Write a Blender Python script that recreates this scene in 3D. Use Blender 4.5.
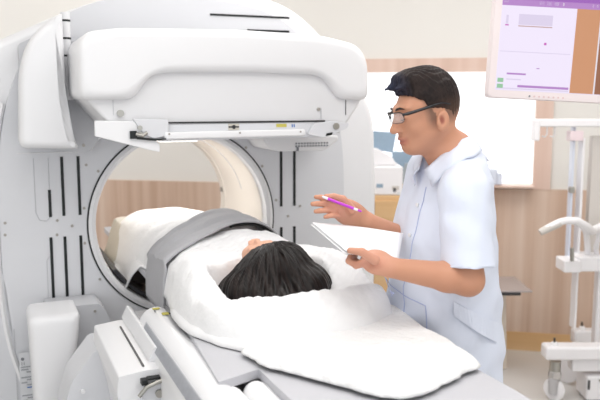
import bpy, bmesh, math, random
import numpy as np
from mathutils import Matrix, Vector
random.seed(7); np.random.seed(7)
SC = bpy.context.scene
for o in list(bpy.data.objects): bpy.data.objects.remove(o)
C = SC.collection
PI = math.pi
# ------------------------------------------------------------ camera, light, exposure
FPX = 750.0; PITCH = math.atan(100 / FPX)
cam_d = bpy.data.cameras.new('camera'); cam = bpy.data.objects.new('camera', cam_d); C.objects.link(cam)
cam.location = (0, 0, 1.6); cam.rotation_euler = (PI / 2 - PITCH, 0, 0)
cam_d.sensor_width = 36; cam_d.lens = FPX / 600 * 36; cam_d.clip_start = .05
cam_d.dof.use_dof = True; cam_d.dof.focus_distance = 2.35; cam_d.dof.aperture_fstop = 3.2
SC.camera = cam
w = bpy.data.worlds.new('world'); SC.world = w; w.use_nodes = True
w.node_tree.nodes['Background'].inputs[0].default_value = (.95, .975, 1, 1)
w.node_tree.nodes['Background'].inputs[1].default_value = 1.25
def area(name, loc, sx, sy, power, col=(1, 1, 1), rot=(0, 0, 0)):
    d = bpy.data.lights.new(name, 'AREA'); d.shape = 'RECTANGLE'; d.size = sx; d.size_y = sy; d.energy = power; d.color = col
    o = bpy.data.objects.new(name, d); o.location = loc; o.rotation_euler = rot; C.objects.link(o); return o
area('ceiling_panel_light', (0.9, 3.2, 2.84), 2.4, 1.2, 30, (1, .992, .98))
area('ceiling_panel_light', (-0.7, 1.2, 2.84), 2.4, 1.2, 22, (1, .992, .98))
area('ceiling_panel_light', (1.3, 1.0, 2.84), 1.2, 1.2, 16, (1, .992, .98))
area('added_left_fill_light', (-3.38, 4.75, 1.65), 1.5, 1.3, 10, (.97, .985, 1), (0, -PI / 2, 0))  # added fill from the left rear, brightens the sheet inside the bore
area('ceiling_panel_light', (-1.2, 4.5, 2.84), 1.8, 1.2, 10, (1, .992, .98))
vs = SC.view_settings
vs.view_transform = 'Standard'; vs.look = 'None'; vs.gamma = 1; vs.use_curve_mapping = False; vs.exposure = 0.16
# ------------------------------------------------------------ frames
TH = math.radians(22.4)
G0 = Vector((-0.4975, 3.07, 0))
MG = Matrix.Translation(G0) @ Matrix.Rotation(TH, 4, 'Z')       # scanner frame: x across, y into the bore, z up
I4 = Matrix.Identity(4)
_F = np.array([0, math.cos(PITCH), -math.sin(PITCH)]); _U = np.array([0, math.sin(PITCH), math.cos(PITCH)])
def at(x, y, Y):                                                 # photo point at world depth Y -> world point
    r = _F + np.array([1., 0, 0]) * (x - 300) / FPX - _U * (y - 200) / FPX
    return np.array([0, 0, 1.6]) + r * (Y / r[1])
# ------------------------------------------------------------ materials
def srgb(c):
    return tuple((v / 255 / 12.92 if v / 255 <= .04045 else ((v / 255 + .055) / 1.055) ** 2.4) for v in c)
def mat(name, col, rough=.5, metal=0., bump=0., bscale=40., noise=0., nscale=8., emit=0., coat=0., sss=0., trans=0., alpha=1.):
    m = bpy.data.materials.new(name); m.use_nodes = True; nt = m.node_tree; b = nt.nodes['Principled BSDF']
    c = srgb(col) + (1,)
    b.inputs['Base Color'].default_value = c; b.inputs['Roughness'].default_value = rough; b.inputs['Metallic'].default_value = metal
    b.inputs['Coat Weight'].default_value = coat
    if sss: b.inputs['Subsurface Weight'].default_value = sss; b.inputs['Subsurface Radius'].default_value = (.02, .008, .004); b.inputs['Subsurface Scale'].default_value = .5
    if trans: b.inputs['Transmission Weight'].default_value = trans
    if emit: b.inputs['Emission Color'].default_value = c; b.inputs['Emission Strength'].default_value = emit
    if noise or bump:
        tc = nt.nodes.new('ShaderNodeTexCoord'); n = nt.nodes.new('ShaderNodeTexNoise')
        n.inputs['Scale'].default_value = nscale; n.inputs['Detail'].default_value = 4; nt.links.new(tc.outputs['Object'], n.inputs['Vector'])
        if noise:
            r = nt.nodes.new('ShaderNodeValToRGB')
            r.color_ramp.elements[0].position = .3; r.color_ramp.elements[1].position = .7
            r.color_ramp.elements[0].color = tuple(v * (1 - noise) for v in c[:3]) + (1,); r.color_ramp.elements[1].color = c
            nt.links.new(n.outputs['Fac'], r.inputs[0]); nt.links.new(r.outputs[0], b.inputs['Base Color'])
        if bump:
            n2 = nt.nodes.new('ShaderNodeTexNoise'); n2.inputs['Scale'].default_value = bscale; n2.inputs['Detail'].default_value = 3
            nt.links.new(tc.outputs['Object'], n2.inputs['Vector'])
            bp = nt.nodes.new('ShaderNodeBump'); bp.inputs['Strength'].default_value = bump; bp.inputs['Distance'].default_value = .02
            nt.links.new(n2.outputs['Fac'], bp.inputs['Height']); nt.links.new(bp.outputs[0], b.inputs['Normal'])
    return m
def attr_mat(name, rough=.5, sss=0., spec=.5, bump=0., bscale=200):
    m = mat(name, (200, 200, 200), rough, sss=sss, bump=bump, bscale=bscale); nt = m.node_tree; b = nt.nodes['Principled BSDF']
    a = nt.nodes.new('ShaderNodeVertexColor'); a.layer_name = 'col'; nt.links.new(a.outputs['Color'], b.inputs['Base Color'])
    b.inputs['Specular IOR Level'].default_value = spec
    return m
def wood(name, c0, c1, c2, sx=14., axis='X'):
    m = bpy.data.materials.new(name); m.use_nodes = True; nt = m.node_tree; b = nt.nodes['Principled BSDF']; b.inputs['Roughness'].default_value = .45
    tc = nt.nodes.new('ShaderNodeTexCoord'); mp = nt.nodes.new('ShaderNodeMapping')
    mp.inputs['Scale'].default_value = (sx, sx, .35) if axis == 'X' else (.35, sx, sx)
    n = nt.nodes.new('ShaderNodeTexNoise'); n.inputs['Scale'].default_value = 1; n.inputs['Detail'].default_value = 5; n.inputs['Roughness'].default_value = .55
    r = nt.nodes.new('ShaderNodeValToRGB'); e = r.color_ramp.elements
    e[0].position = .3; e[0].color = srgb(c0) + (1,); e[1].position = .72; e[1].color = srgb(c2) + (1,)
    k = e.new(.5); k.color = srgb(c1) + (1,)
    nt.links.new(tc.outputs['Object'], mp.inputs['Vector']); nt.links.new(mp.outputs[0], n.inputs['Vector'])
    nt.links.new(n.outputs['Fac'], r.inputs[0]); nt.links.new(r.outputs[0], b.inputs['Base Color'])
    return m
M = dict(
    wall=mat('wall_paint', (229, 226, 221), .8, bump=.03, bscale=120),
    ceil=mat('ceiling_paint', (245, 243, 240), .9),
    floor=mat('vinyl_floor', (215, 213, 210), .22, noise=.04, nscale=3),
    wood=wood('striped_wood_panel', (194, 163, 142), (208, 181, 162), (219, 197, 181)),
    honey=wood('honey_wood', (205, 162, 112), (219, 180, 132), (228, 194, 150), 6, 'Z'),
    pinkwood=wood('window_wood', (206, 176, 160), (216, 187, 172), (224, 199, 186), 12),
    shell=mat('white_enamel', (233, 233, 235), .32, noise=.01, nscale=2, coat=.15),
    shell2=mat('satin_white_enamel', (226, 226, 228), .4, noise=.01, nscale=2),
    face=mat('light_grey_panel', (216, 217, 221), .42, noise=.02, nscale=3),
    grey=mat('mid_grey_panel', (196, 197, 201), .45, noise=.02, nscale=3),
    bore=mat('ivory_bore_lining', (226, 219, 210), .38, noise=.015, nscale=3),
    black=mat('black_rubber', (14, 20, 22), .5, noise=.1),
    dark=mat('dark_plastic', (48, 48, 50), .4, noise=.1),
    bronze=mat('dark_brown_plastic', (74, 64, 56), .4, noise=.15),
    steel=mat('brushed_steel', (176, 174, 168), .3, 1, noise=.05),
    screw=mat('screw_metal', (172, 168, 162), .4, .6, noise=.05),
    pad=mat('grey_vinyl_pad', (192, 192, 197), .5, bump=.05, bscale=90),
    band=mat('grey_woven_fabric', (178, 178, 182), .8, bump=.15, bscale=60, noise=.05, nscale=12),
    sheet=mat('white_cotton_sheet', (238, 238, 239), .9, bump=.35, bscale=20),
    towel=mat('white_towel_cloth', (239, 239, 239), .95, bump=.45, bscale=45),
    beige=mat('beige_blanket_cloth', (205, 200, 190), .9, bump=.2, bscale=30),
    rib=mat('grey_ribbed_rubber', (176, 178, 184), .6, noise=.1, nscale=60),
    yellow=mat('yellow_sticker', (196, 186, 90), .5, noise=.05),
    ink=mat('printed_ink', (132, 134, 140), .6, noise=.1),
    bluei=mat('blue_ink', (92, 130, 190), .6, noise=.1),
    label=mat('label_paper', (224, 225, 228), .6, noise=.03, nscale=90),
    coat=mat('pale_blue_white_cotton', (222, 228, 243), .85, bump=.12, bscale=14),
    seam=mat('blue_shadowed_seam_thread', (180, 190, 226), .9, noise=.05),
    trousers=mat('grey_trouser_cloth', (120, 124, 134), .9, noise=.05),
    shoe=mat('black_leather', (30, 30, 32), .35, noise=.1),
    paper=mat('white_paper', (243, 243, 245), .7, noise=.01),
    purple=mat('purple_plastic', (196, 60, 205), .3, noise=.05),
    penw=mat('white_pen_plastic', (236, 232, 240), .3, noise=.03),
    frame=mat('black_spectacle_plastic', (22, 24, 30), .25, noise=.1),
    glass=mat('spectacle_glass', (240, 244, 250), .03, trans=0.),
    monw=mat('pinkish_white_bezel', (240, 228, 228), .4, noise=.01),
    std=mat('white_stand_enamel', (240, 238, 240), .35, noise=.01),
    stdb=mat('pale_blue_stand_enamel', (216, 222, 236), .35, noise=.02),
    stdg=mat('pale_grey_stand_panel', (212, 206, 200), .45, noise=.02),
    bluegrey=mat('blue_grey_plastic', (150, 172, 192), .5, noise=.08, nscale=18),
    clear=mat('clear_caster_plastic', (244, 244, 244), .08, trans=.9),
    skyglow=mat('frosted_backlit_glass', (250, 252, 255), .3, emit=.75),
)
M['glass'].node_tree.nodes['Principled BSDF'].inputs['Alpha'].default_value = .16
# ------------------------------------------------------------ mesh builder
class MB:
    def __init__(s): s.v = []; s.f = []
    def add(s, vs_, fs): n = len(s.v); s.v += [tuple(map(float, v)) for v in vs_]; s.f += [tuple(n + i for i in f) for f in fs]; return s
    def box(s, x0, x1, y0, y1, z0, z1, m=I4):
        p = [m @ Vector((x, y, z)) for z in (z0, z1) for y in (y0, y1) for x in (x0, x1)]
        return s.add(p, [(0, 2, 3, 1), (4, 5, 7, 6), (0, 1, 5, 4), (2, 6, 7, 3), (0, 4, 6, 2), (1, 3, 7, 5)])
    def prism(s, pts, a0, a1, axis='y', m=I4):                  # outline (2-D) extruded; axis y: pts=(x,z); z: pts=(x,y); x: pts=(y,z)
        def P(p, a): return m @ Vector({'y': (p[0], a, p[1]), 'z': (p[0], p[1], a), 'x': (a, p[0], p[1])}[axis])
        n = len(pts)
        vv = [P(p, a0) for p in pts] + [P(p, a1) for p in pts]
        return s.add(vv, [tuple(range(n)), tuple(range(2 * n - 1, n - 1, -1))] + [(i, i + n, (i + 1) % n + n, (i + 1) % n) for i in range(n)])
    def ring(s, loops, caps=True, closed=True):                 # loft through rings of equal length
        n = len(loops[0]); vv = [p for L in loops for p in L]; fs = []
        for k in range(len(loops) - 1):
            for i in range(n if closed else n - 1):
                j = (i + 1) % n; fs.append((k * n + i, k * n + j, (k + 1) * n + j, (k + 1) * n + i))
        if caps: fs += [tuple(range(n - 1, -1, -1)), tuple((len(loops) - 1) * n + i for i in range(n))]
        return s.add(vv, fs)
    def tube(s, pts, r, n=12, caps=True):
        pts = [Vector(p) for p in pts]; rs = r if isinstance(r, (list, tuple)) else [r] * len(pts); L = []; prev = None
        for i, p in enumerate(pts):
            t = (pts[min(i + 1, len(pts) - 1)] - pts[max(i - 1, 0)]).normalized()
            a = prev if prev is not None else (Vector((0, 0, 1)) if abs(t.z) < .9 else Vector((1, 0, 0)))
            b = t.cross(a).normalized(); a = b.cross(t).normalized(); prev = a
            L.append([p + (a * math.cos(2 * PI * k / n) + b * math.sin(2 * PI * k / n)) * rs[i] for k in range(n)])
        return s.ring(L, caps)
    def cyl(s, p0, p1, r, n=20, r1=None): return s.tube([p0, p1], [r, r if r1 is None else r1], n)
    def sphere(s, c, r, n=16, sc=(1, 1, 1)):
        L = []
        for i in range(1, n):
            a = PI * i / n; L.append([(c[0] + r * sc[0] * math.sin(a) * math.cos(2 * PI * k / n), c[1] + r * sc[1] * math.sin(a) * math.sin(2 * PI * k / n), c[2] + r * sc[2] * math.cos(a)) for k in range(n)])
        return s.ring(L)
def obj(name, mb, m, parent=None, frame=MG, bevel=0., seg=3, smooth=True, sub=0, solid=0.):
    org = Vector(parent['_org']) if parent is not None and '_org' in parent else (Vector(getattr(mb, 'org', (0, 0, 0))))
    me = bpy.data.meshes.new(name)
    me.from_pydata([tuple(Vector(v) - org) for v in mb.v], [], mb.f); me.validate(); me.update()
    bm = bmesh.new(); bm.from_mesh(me); bmesh.ops.recalc_face_normals(bm, faces=bm.faces)
    big = [f for f in bm.faces if len(f.verts) > 24]
    if big: bmesh.ops.triangulate(bm, faces=big, ngon_method='BEAUTY')
    bm.to_mesh(me); bm.free()
    o = bpy.data.objects.new(name, me); C.objects.link(o); me.materials.append(m)
    if parent is None: o.matrix_world = frame @ Matrix.Translation(org)
    else:
        o.parent = parent
        o['_org'] = tuple(org)
    if smooth: me.polygons.foreach_set('use_smooth', [True] * len(me.polygons))
    if solid:
        md = o.modifiers.new('thickness', 'SOLIDIFY'); md.thickness = solid; md.offset = 0
    if bevel:
        md = o.modifiers.new('bevel', 'BEVEL'); md.width = bevel; md.segments = seg; md.limit_method = 'ANGLE'; md.angle_limit = math.radians(35)
        md.harden_normals = False
    if sub:
        md = o.modifiers.new('sub', 'SUBSURF'); md.levels = sub; md.render_levels = sub
    if bevel or (smooth and not sub):
        md = o.modifiers.new('wn', 'WEIGHTED_NORMAL'); md.keep_sharp = True; md.weight = 80
        if smooth and not bevel:
            o.modifiers.remove(md)
            for p in me.polygons: pass
            try: me.set_sharp_from_angle(angle=math.radians(40))
            except Exception: pass
    return o
def tag(o, label=None, cat=None, group=None, kind=None):
    if label: o['label'] = label
    if cat: o['category'] = cat
    if group: o['group'] = group
    if kind: o['kind'] = kind
    return o
def thing(name, label, cat, org=(0, 0, 0), frame=MG, group=None):
    o = bpy.data.objects.new(name, None); C.objects.link(o); o.matrix_world = frame @ Matrix.Translation(Vector(org))
    o.empty_display_size = .05; o['_org'] = tuple(org); return tag(o, label, cat, group)
def resample(pts, n=64):                                        # closed smooth loop through points (Catmull-Rom)
    P = [np.array(p, float) for p in pts]; m = len(P); out = []
    for k in range(n):
        t = k * m / n; i = int(t); f = t - i
        a, b, c, d = P[(i - 1) % m], P[i % m], P[(i + 1) % m], P[(i + 2) % m]
        out.append(.5 * ((2 * b) + (c - a) * f + (2 * a - 5 * b + 4 * c - d) * f * f + (3 * b - a - 3 * c + d) * f ** 3))
    return out
def rrect(pts, r, n=5):                                         # polygon with rounded corners
    out = []; m = len(pts)
    for i in range(m):
        p0, p, p1 = (np.array(pts[j % m], float) for j in (i - 1, i, i + 1))
        rr = r[i] if isinstance(r, (list, tuple)) else r
        a = (p0 - p); b = (p1 - p); rr = min(rr, np.linalg.norm(a) * .48, np.linalg.norm(b) * .48)
        A = p + a / np.linalg.norm(a) * rr; B = p + b / np.linalg.norm(b) * rr
        if rr < 1e-5: out.append(p); continue
        for k in range(n + 1):
            t = k / n; out.append((1 - t) ** 2 * A + 2 * t * (1 - t) * p + t * t * B)
    return out
def rloft(pts, y0, y1, r, rback=0., axis='y', steps=5, n=150):   # outline extruded with a rounded front rim
    P = np.array(pts, float); d = np.r_[0, np.cumsum(np.linalg.norm(np.roll(P, -1, 0) - P, axis=1))]; Q = np.r_[P, P[:1]]
    t = np.linspace(0, d[-1], n, endpoint=False); P = np.c_[np.interp(t, d, Q[:, 0]), np.interp(t, d, Q[:, 1])]
    def shrink(P, off):
        k = max(1, int(off / .0015)); area_ = np.sum(P[:, 0] * np.roll(P[:, 1], -1) - np.roll(P[:, 0], -1) * P[:, 1]); sg = 1 if area_ > 0 else -1
        for _ in range(k):
            T = np.roll(P, -1, 0) - np.roll(P, 1, 0); nn = np.c_[T[:, 1], -T[:, 0]]; nn /= np.linalg.norm(nn, axis=1, keepdims=True) + 1e-9
            P = P - sg * nn * off / k; P = P * .6 + .2 * (np.roll(P, 1, 0) + np.roll(P, -1, 0))
        return P
    s = 1 if y1 > y0 else -1; rings = []; cur = P; last = 0
    fr = []
    for k in range(steps, -1, -1):
        a = PI / 2 * k / steps; off = r * (1 - math.sin(a)); cur = shrink(cur, off - last) if off > last + 1e-9 else cur; last = off; fr.append((cur, y0 + s * r * (1 - math.cos(a))))
    rings = fr[::-1]
    if rback:
        cur = P; last = 0
        for k in range(steps + 1):
            a = PI / 2 * k / steps; off = rback * (1 - math.cos(a)); cur = shrink(cur, off - last) if off > last + 1e-9 else cur; last = off; rings.append((cur, y1 - s * rback * (1 - math.sin(a))))
    else: rings.append((P, y1))
    mb = MB(); mb.ring([[((q[0], yy, q[1]) if axis == 'y' else (q[0], q[1], yy)) for q in pp] for pp, yy in rings]); return mb
# ------------------------------------------------------------ implicit surfaces (numpy) -> mesh by surface nets
def smin(a, b, k): h = np.maximum(k - np.abs(a - b), 0) / k; return np.minimum(a, b) - h * h * k * .25
def ssub(a, b, k): return -smin(-a, b, k)
def ell(P, c, r, R=None):
    q = P - np.array(c)
    if R is not None: q = q @ R
    r = np.array(r); k0 = np.linalg.norm(q / r, axis=-1); k1 = np.linalg.norm(q / (r * r), axis=-1); return k0 * (k0 - 1) / np.maximum(k1, 1e-9)
def cone(P, a, b, r0, r1):
    a = np.array(a, float); b = np.array(b, float); ab = b - a; t = np.clip(((P - a) @ ab) / (ab @ ab), 0, 1)
    return np.linalg.norm(P - a - t[..., None] * ab, axis=-1) - (r0 + (r1 - r0) * t)
def nets(f, lo, hi, h, B=14):
    """surface nets over blocks: only blocks near the surface are evaluated"""
    lo = np.array(lo, float); hi = np.array(hi, float); nb = np.ceil((hi - lo) / (h * B)).astype(int)
    ii = np.stack(np.meshgrid(*[np.arange(n) for n in nb], indexing='ij'), -1).reshape(-1, 3)
    cen = lo + (ii + .5) * B * h; d = f(cen); keep = ii[np.abs(d) < B * h * 1.15 + .012]
    g = np.arange(B + 1); gg = np.stack(np.meshgrid(g, g, g, indexing='ij'), -1)
    V = []; Fq = []; ids = {}
    key_all = []; pos_all = []; fac = []
    N = nb * B + 2
    for b in keep:
        base = b * B; P = lo + (base + gg) * h; D = f(P.reshape(-1, 3)).reshape(B + 1, B + 1, B + 1)
        s = D < 0
        if s.all() or not s.any(): continue
        acc = np.zeros((B, B, B, 3)); cnt = np.zeros((B, B, B))
        for ax in range(3):
            sl0 = [slice(None)] * 3; sl1 = [slice(None)] * 3; sl0[ax] = slice(0, B); sl1[ax] = slice(1, B + 1)
            d0 = D[tuple(sl0)]; d1 = D[tuple(sl1)]; cr = (d0 < 0) != (d1 < 0); t = np.where(cr, d0 / np.where(cr, d0 - d1, 1), 0)
            oth = [a for a in range(3) if a != ax]
            for da in (0, 1):
                for db in (0, 1):
                    q = [slice(None)] * 3; q[oth[0]] = slice(da, B + da); q[oth[1]] = slice(db, B + db)
                    c = cr[tuple(q)]; off = np.zeros((B, B, B, 3)); off[..., ax] = t[tuple(q)]; off[..., oth[0]] = da; off[..., oth[1]] = db
                    acc += off * c[..., None]; cnt += c
            # quads for crossing edges: edge at grid vertex (i,j,k) along ax uses cells (i,j,k) with -1 in the others
            e = np.argwhere(cr); q0 = (e + base)
            own = (e[:, oth[0]] < B) & (e[:, oth[1]] < B); e = e[own]; q0 = q0[own]
            if len(e):
                o0 = np.zeros(3, int); o0[oth[0]] = 1; o1 = np.zeros(3, int); o1[oth[1]] = 1
                flip = d0[tuple(e.T)] < 0
                if ax == 1: flip = ~flip
                A = q0 - o0 - o1; Bq = q0 - o1; Cq = q0; Dq = q0 - o0
                K = np.stack([A, Bq, Cq, Dq], 1); K[flip] = K[flip][:, ::-1]; fac.append(K)
        m = cnt > 0; e = np.argwhere(m); pos_all.append(lo + (e + base + acc[m] / cnt[m][:, None]) * h); key_all.append(e + base)
    K = np.concatenate(key_all); X = np.concatenate(pos_all); Fk = np.concatenate(fac)
    enc = lambda a: (a[..., 0] + 1) * (N[1] + 4) * (N[2] + 4) + (a[..., 1] + 1) * (N[2] + 4) + (a[..., 2] + 1)
    kk = enc(K); srt = np.argsort(kk); kk = kk[srt]; X = X[srt]; fk = enc(Fk)
    pos = np.searchsorted(kk, fk); pos = np.clip(pos, 0, len(kk) - 1); ok = (kk[pos] == fk).all(1)
    return X, pos[ok]
def netobj(name, X, F, m, parent, org=(0, 0, 0), colors=None, frame=I4, smoothit=0):
    me = bpy.data.meshes.new(name); me.from_pydata((X - np.array(org)).tolist(), [], F.tolist()); me.update()
    me.polygons.foreach_set('use_smooth', [True] * len(me.polygons)); me.materials.append(m)
    if colors is not None:
        a = me.color_attributes.new('col', 'FLOAT_COLOR', 'POINT'); a.data.foreach_set('color', np.concatenate([colors, np.ones((len(colors), 1))], 1).astype(np.float32).ravel())
    o = bpy.data.objects.new(name, me); C.objects.link(o)
    if parent is not None: o.parent = parent; o['_org'] = tuple(org)
    else: o.matrix_world = frame @ Matrix.Translation(Vector(org))
    if smoothit:
        md = o.modifiers.new('smooth', 'SMOOTH'); md.iterations = smoothit; md.factor = .5
    return o
def vnoise(P, s, seed=0):                                       # cheap smooth noise from sines
    r = np.random.RandomState(seed); out = 0
    for k in range(5):
        d = r.normal(size=P.shape[-1]); out = out + np.sin((P @ d) * s * (1 + .5 * k) + r.uniform(0, 6.28)) / (1 + .5 * k)
    return out / 3
# ============================================================ the room
WS = -0.2                                                       # back wall slope in plan
MW = Matrix.Translation((1.3, 4.72, 0)) @ Matrix.Rotation(math.atan(WS), 4, 'Z')   # wall frame: x along the wall, -y into the room
def struct(name, mb, m, frame=I4, bevel=0): o = obj(name, mb, m, None, frame, bevel, smooth=False); return tag(o, kind='structure')
struct('floor', MB().box(-3.6, 3.4, -2.2, 6.6, -.05, 0), M['floor'])
struct('ceiling', MB().box(-3.6, 3.4, -2.2, 6.6, 2.86, 2.92), M['ceil'])
wz0, wz1 = 1.075, 1.775                                         # window opening
wx0, wx1 = -1.0, .165
wb = MB(); wb.box(-5.2, wx0, 0, .12, 0, 2.86).box(wx1, 2.3, 0, .12, 0, 2.86).box(wx0, wx1, 0, .12, wz1, 2.86).box(wx0, wx1, 0, .12, 0, wz0)
struct('wall_back', wb, M['wall'], MW)
struct('wall_right', MB().box(3.3, 3.4, -2.2, 6.6, 0, 2.86), M['wall'])
struct('wall_left', MB().box(-3.6, -3.5, -2.2, 6.6, 0, 2.86), M['wall'])
w2 = tag(obj('added_fill_window', MB().box(-3.5, -3.47, 3.95, 5.55, .9, .97).box(-3.5, -3.47, 3.95, 5.55, 2.33, 2.40).box(-3.5, -3.47, 3.95, 4.02, .97, 2.33).box(-3.5, -3.47, 5.48, 5.55, .97, 2.33), M['pinkwood'], None, I4, smooth=False), kind='structure')  # out-of-view window added on the left wall to justify the fill light
obj('window_pane', MB().box(-3.495, -3.485, 4.02, 5.48, .97, 2.33), M['skyglow'], w2, smooth=False)  # glowing pane of the added left window
struct('trim_1', MB().box(-5.2, 2.3, -.02, 0, .1, 1.045), M['wood'], MW)                  # wood dado
struct('baseboard_back', MB().box(-5.2, 2.3, -.028, 0, 0, .12), M['honey'], MW)
win = MB(); win.box(wx0 - .1, wx1 + .105, -.025, 0, wz1, wz1 + .085).box(wx1, wx1 + .105, -.025, 0, 1.045, wz1).box(wx0 - .1, wx0, -.025, 0, 1.045, wz1).box(wx0, wx1, -.125, 0, 1.062, wz0)
wf = tag(obj('window_1', win, M['pinkwood'], None, MW, smooth=False), kind='structure')
g = MB().box(wx0, wx1, .05, .06, wz0, wz1); g.org = (0, 0, 0)
obj('window_pane', g, M['skyglow'], wf, smooth=False)
# ============================================================ scanner gantry
gan = thing('gamma_camera_gantry', 'large white ring scanner gantry with round bore around the patient table', 'medical scanner', (0, .3, 0))
bc = (.02, 1.10)
out = [(-1.05, 0), (-1.05, 1.35), (-.98, 1.58), (-.83, 1.75), (-.66, 1.825), (-.51, 1.895), (-.37, 1.96), (-.18, 2.02), (0, 2.05), (.2, 2.055), (.41, 2.03), (.53, 1.985), (.64, 1.9), (.74, 1.79), (.85, 1.69), (.925, 1.52), (.94, 1.2), (.94, 0)]
out = rrect(out, .06, 4)
def holeplate(outline, c, r, y0, y1, n=128):
    """solid slab with a round hole: radial loft between the outline and the hole"""
    O = np.array(outline); m = len(O); ang = []; mb = MB(); inner = []; outer = []
    for k in range(n):
        a = 2 * PI * k / n; d = np.array([math.cos(a), math.sin(a)]); best = None
        for i in range(m):
            p, q = O[i] - c, O[(i + 1) % m] - c; e = q - p; det = d[0] * (-e[1]) + d[1] * e[0]
            if abs(det) < 1e-12: continue
            t = (p[0] * (-e[1]) + p[1] * e[0]) / det; s_ = (d[0] * p[1] - d[1] * p[0]) / det
            if t > 0 and -1e-6 <= s_ <= 1 + 1e-6 and (best is None or t > best): best = t
        outer.append(np.array(c) + d * best); inner.append(np.array(c) + d * r)
    L = [[(p[0], y0, p[1]) for p in inner], [(p[0], y0, p[1]) for p in outer], [(p[0], y1, p[1]) for p in outer], [(p[0], y1, p[1]) for p in inner]]
    vv = [p for l in L for p in l]; fs = []
    for k in range(4):
        for i in range(n):
            j = (i + 1) % n; a = k * n; b = ((k + 1) % 4) * n; fs.append((a + i, a + j, b + j, b + i))
    return mb.add(vv, fs)
obj('housing', holeplate(out, np.array(bc), .40, .03, .70), M['shell'], gan, bevel=.035, seg=4)
fa, fb = .725, .93
se = []
for k in range(120):
    a = 2 * PI * k / 120; c_, s_ = math.cos(a), math.sin(a)
    se.append((.03 + fa * math.copysign(abs(c_) ** (2 / 2.9), c_), 1.08 + fb * math.copysign(abs(s_) ** (2 / 2.9), s_)))
obj('front_plate', holeplate(se, np.array(bc), .392, 0, .04), M['face'], gan, bevel=.004)
obj('front_rim', MB().ring([[(x * k + .03 * (1 - k), y, z * k + 1.08 * (1 - k)) for x, z in se[52:84]] for k, y in ((1.001, .04), (1.001, -.004), (1.012, -.012), (1.026, -.006), (1.03, .04))], caps=False, closed=False), M['shell'], gan)
def circ(r, y, n=96, c=bc): return [(c[0] + r * math.cos(2 * PI * k / n), y, c[1] + r * math.sin(2 * PI * k / n)) for k in range(n)]
obj('bore_gasket', MB().ring([circ(.394, .005), circ(.394, -.004), circ(.388, -.004), circ(.388, .01)], caps=False), M['black'], gan)
obj('bore_ring', MB().ring([circ(.389, .01), circ(.388, -.006), circ(.375, -.012), circ(.362, -.004), circ(.357, .02), circ(.357, .05)], caps=False), M['shell2'], gan)
bl = obj('bore_lining', MB().ring([circ(.357, .03), circ(.357, .59), circ(.352, .595), circ(.352, .66), circ(.358, .69), circ(.375, .705), circ(.40, .705)], caps=False), M['bore'], gan)
obj('bore_seam', MB().tube([(bc[0] + .356 * math.cos(a), .30, bc[1] + .356 * math.sin(a)) for a in np.linspace(.25, 1.3, 24)], .0018, 6), M['grey'], bl)
obj('back_ring_seam', MB().ring([circ(.3515, .605), circ(.3508, .608), circ(.3515, .612)], caps=False), M['beige'], bl)
obj('bore_knob', MB().cyl((bc[0] + .353, .63, bc[1] + .05), (bc[0] + .340, .63, bc[1] + .05), .012), M['screw'], bl)
# slots and vents
slot_x = [-.511, -.459, -.399]
def slot(u, z0, z1, w_=.0055):
    obj('slot', MB().box(u - w_, u + w_, -.003, .004, z0, z1), M['black'], gan, smooth=False)
slot(-.509, 1.15, 1.256); slot(-.459, 1.152, 1.383); slot(-.398, 1.152, 1.383)
for u in slot_x: slot(u, .70, 1.07)
for u in (.449, .511): slot(u, 1.14, 1.384); slot(u, .75, 1.048)
for (u0, u1, z) in ((.142, .488, 1.945), (.30, .488, 1.888)):
    obj('vent_slot', MB().box(u0, u1, -.003, .004, z - .004, z + .004), M['black'], gan, smooth=False)
# seams: cover door outline left, panel seams
obj('panel_seam', MB().tube([(-.562, -.001, 1.38), (-.562, -.001, 1.17), (-.55, -.001, 1.14), (-.525, -.001, 1.135), (-.509, -.001, 1.15), (-.509, -.001, 1.38)], .0015, 6), M['grey'], gan)
obj('panel_seam', MB().tube([(-.53, -.001, .82), (-.53, -.001, .98), (-.515, -.001, 1.0), (-.51, -.001, 1.01)], .0015, 6), M['grey'], gan)
obj('panel_seam', MB().tube([(-.62, -.001, 1.4), (-.40, -.001, 1.4), (-.345, -.001, 1.405), (-.325, -.001, 1.45)], .0018, 6), M['shell'], gan)
for (u, z) in [(-.674, 1.137), (-.676, 1.091), (-.485, 1.135), (-.488, 1.078), (-.43, 1.11), (-.382, 1.178), (-.323, 1.322), (-.368, 1.348), (-.384, 1.038), (-.331, .887), (-.155, .705), (.362, 1.319), (.425, 1.169), (.481, 1.095), (.538, 1.137), (.40, 1.02), (.29, 1.40)]:
    obj('screw', MB().cyl((u, -.0035, z), (u, .002, z), .0055, 12), M['screw'], gan)
# lower side panel, lighting's grey put into its colour, with the type labels
obj('shaded_side_panel', MB().prism([(-1.0, .02), (-.605, .02), (-.62, .38), (-.66, .62), (-.685, .9), (-.70, .98), (-1.0, .98)], .0, .035), M['face'], gan, smooth=False)
obj('panel_seam', MB().box(-.664, -.660, -.003, .003, .05, .72), M['grey'], gan, smooth=False)
lab = obj('type_label', MB().box(-.650, -.575, -.016, -.013, .30, .625), M['label'], gan, smooth=False)
rr = random.Random(3); INK2 = mat('faded_print', (168, 170, 175), .6, noise=.05)
obj('label_symbol', MB().cyl((-.637, -.018, .60), (-.637, -.0155, .60), .0065, 10).box(-.633, -.631, -.018, -.0155, .575, .588).box(-.641, -.639, -.018, -.0155, .575, .588), M['ink'], lab)
for k in range(24):
    z = .565 - k * .0105; u0 = -.645 + rr.choice([0, 0, .01, .02])
    if k in (3, 9, 10, 17): continue
    obj('label_line', MB().box(u0, u0 + rr.uniform(.015, .05), -.018, -.0155, z, z + .0045), M['bluei'] if k in (8, 19) else INK2, lab, smooth=False)
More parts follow.
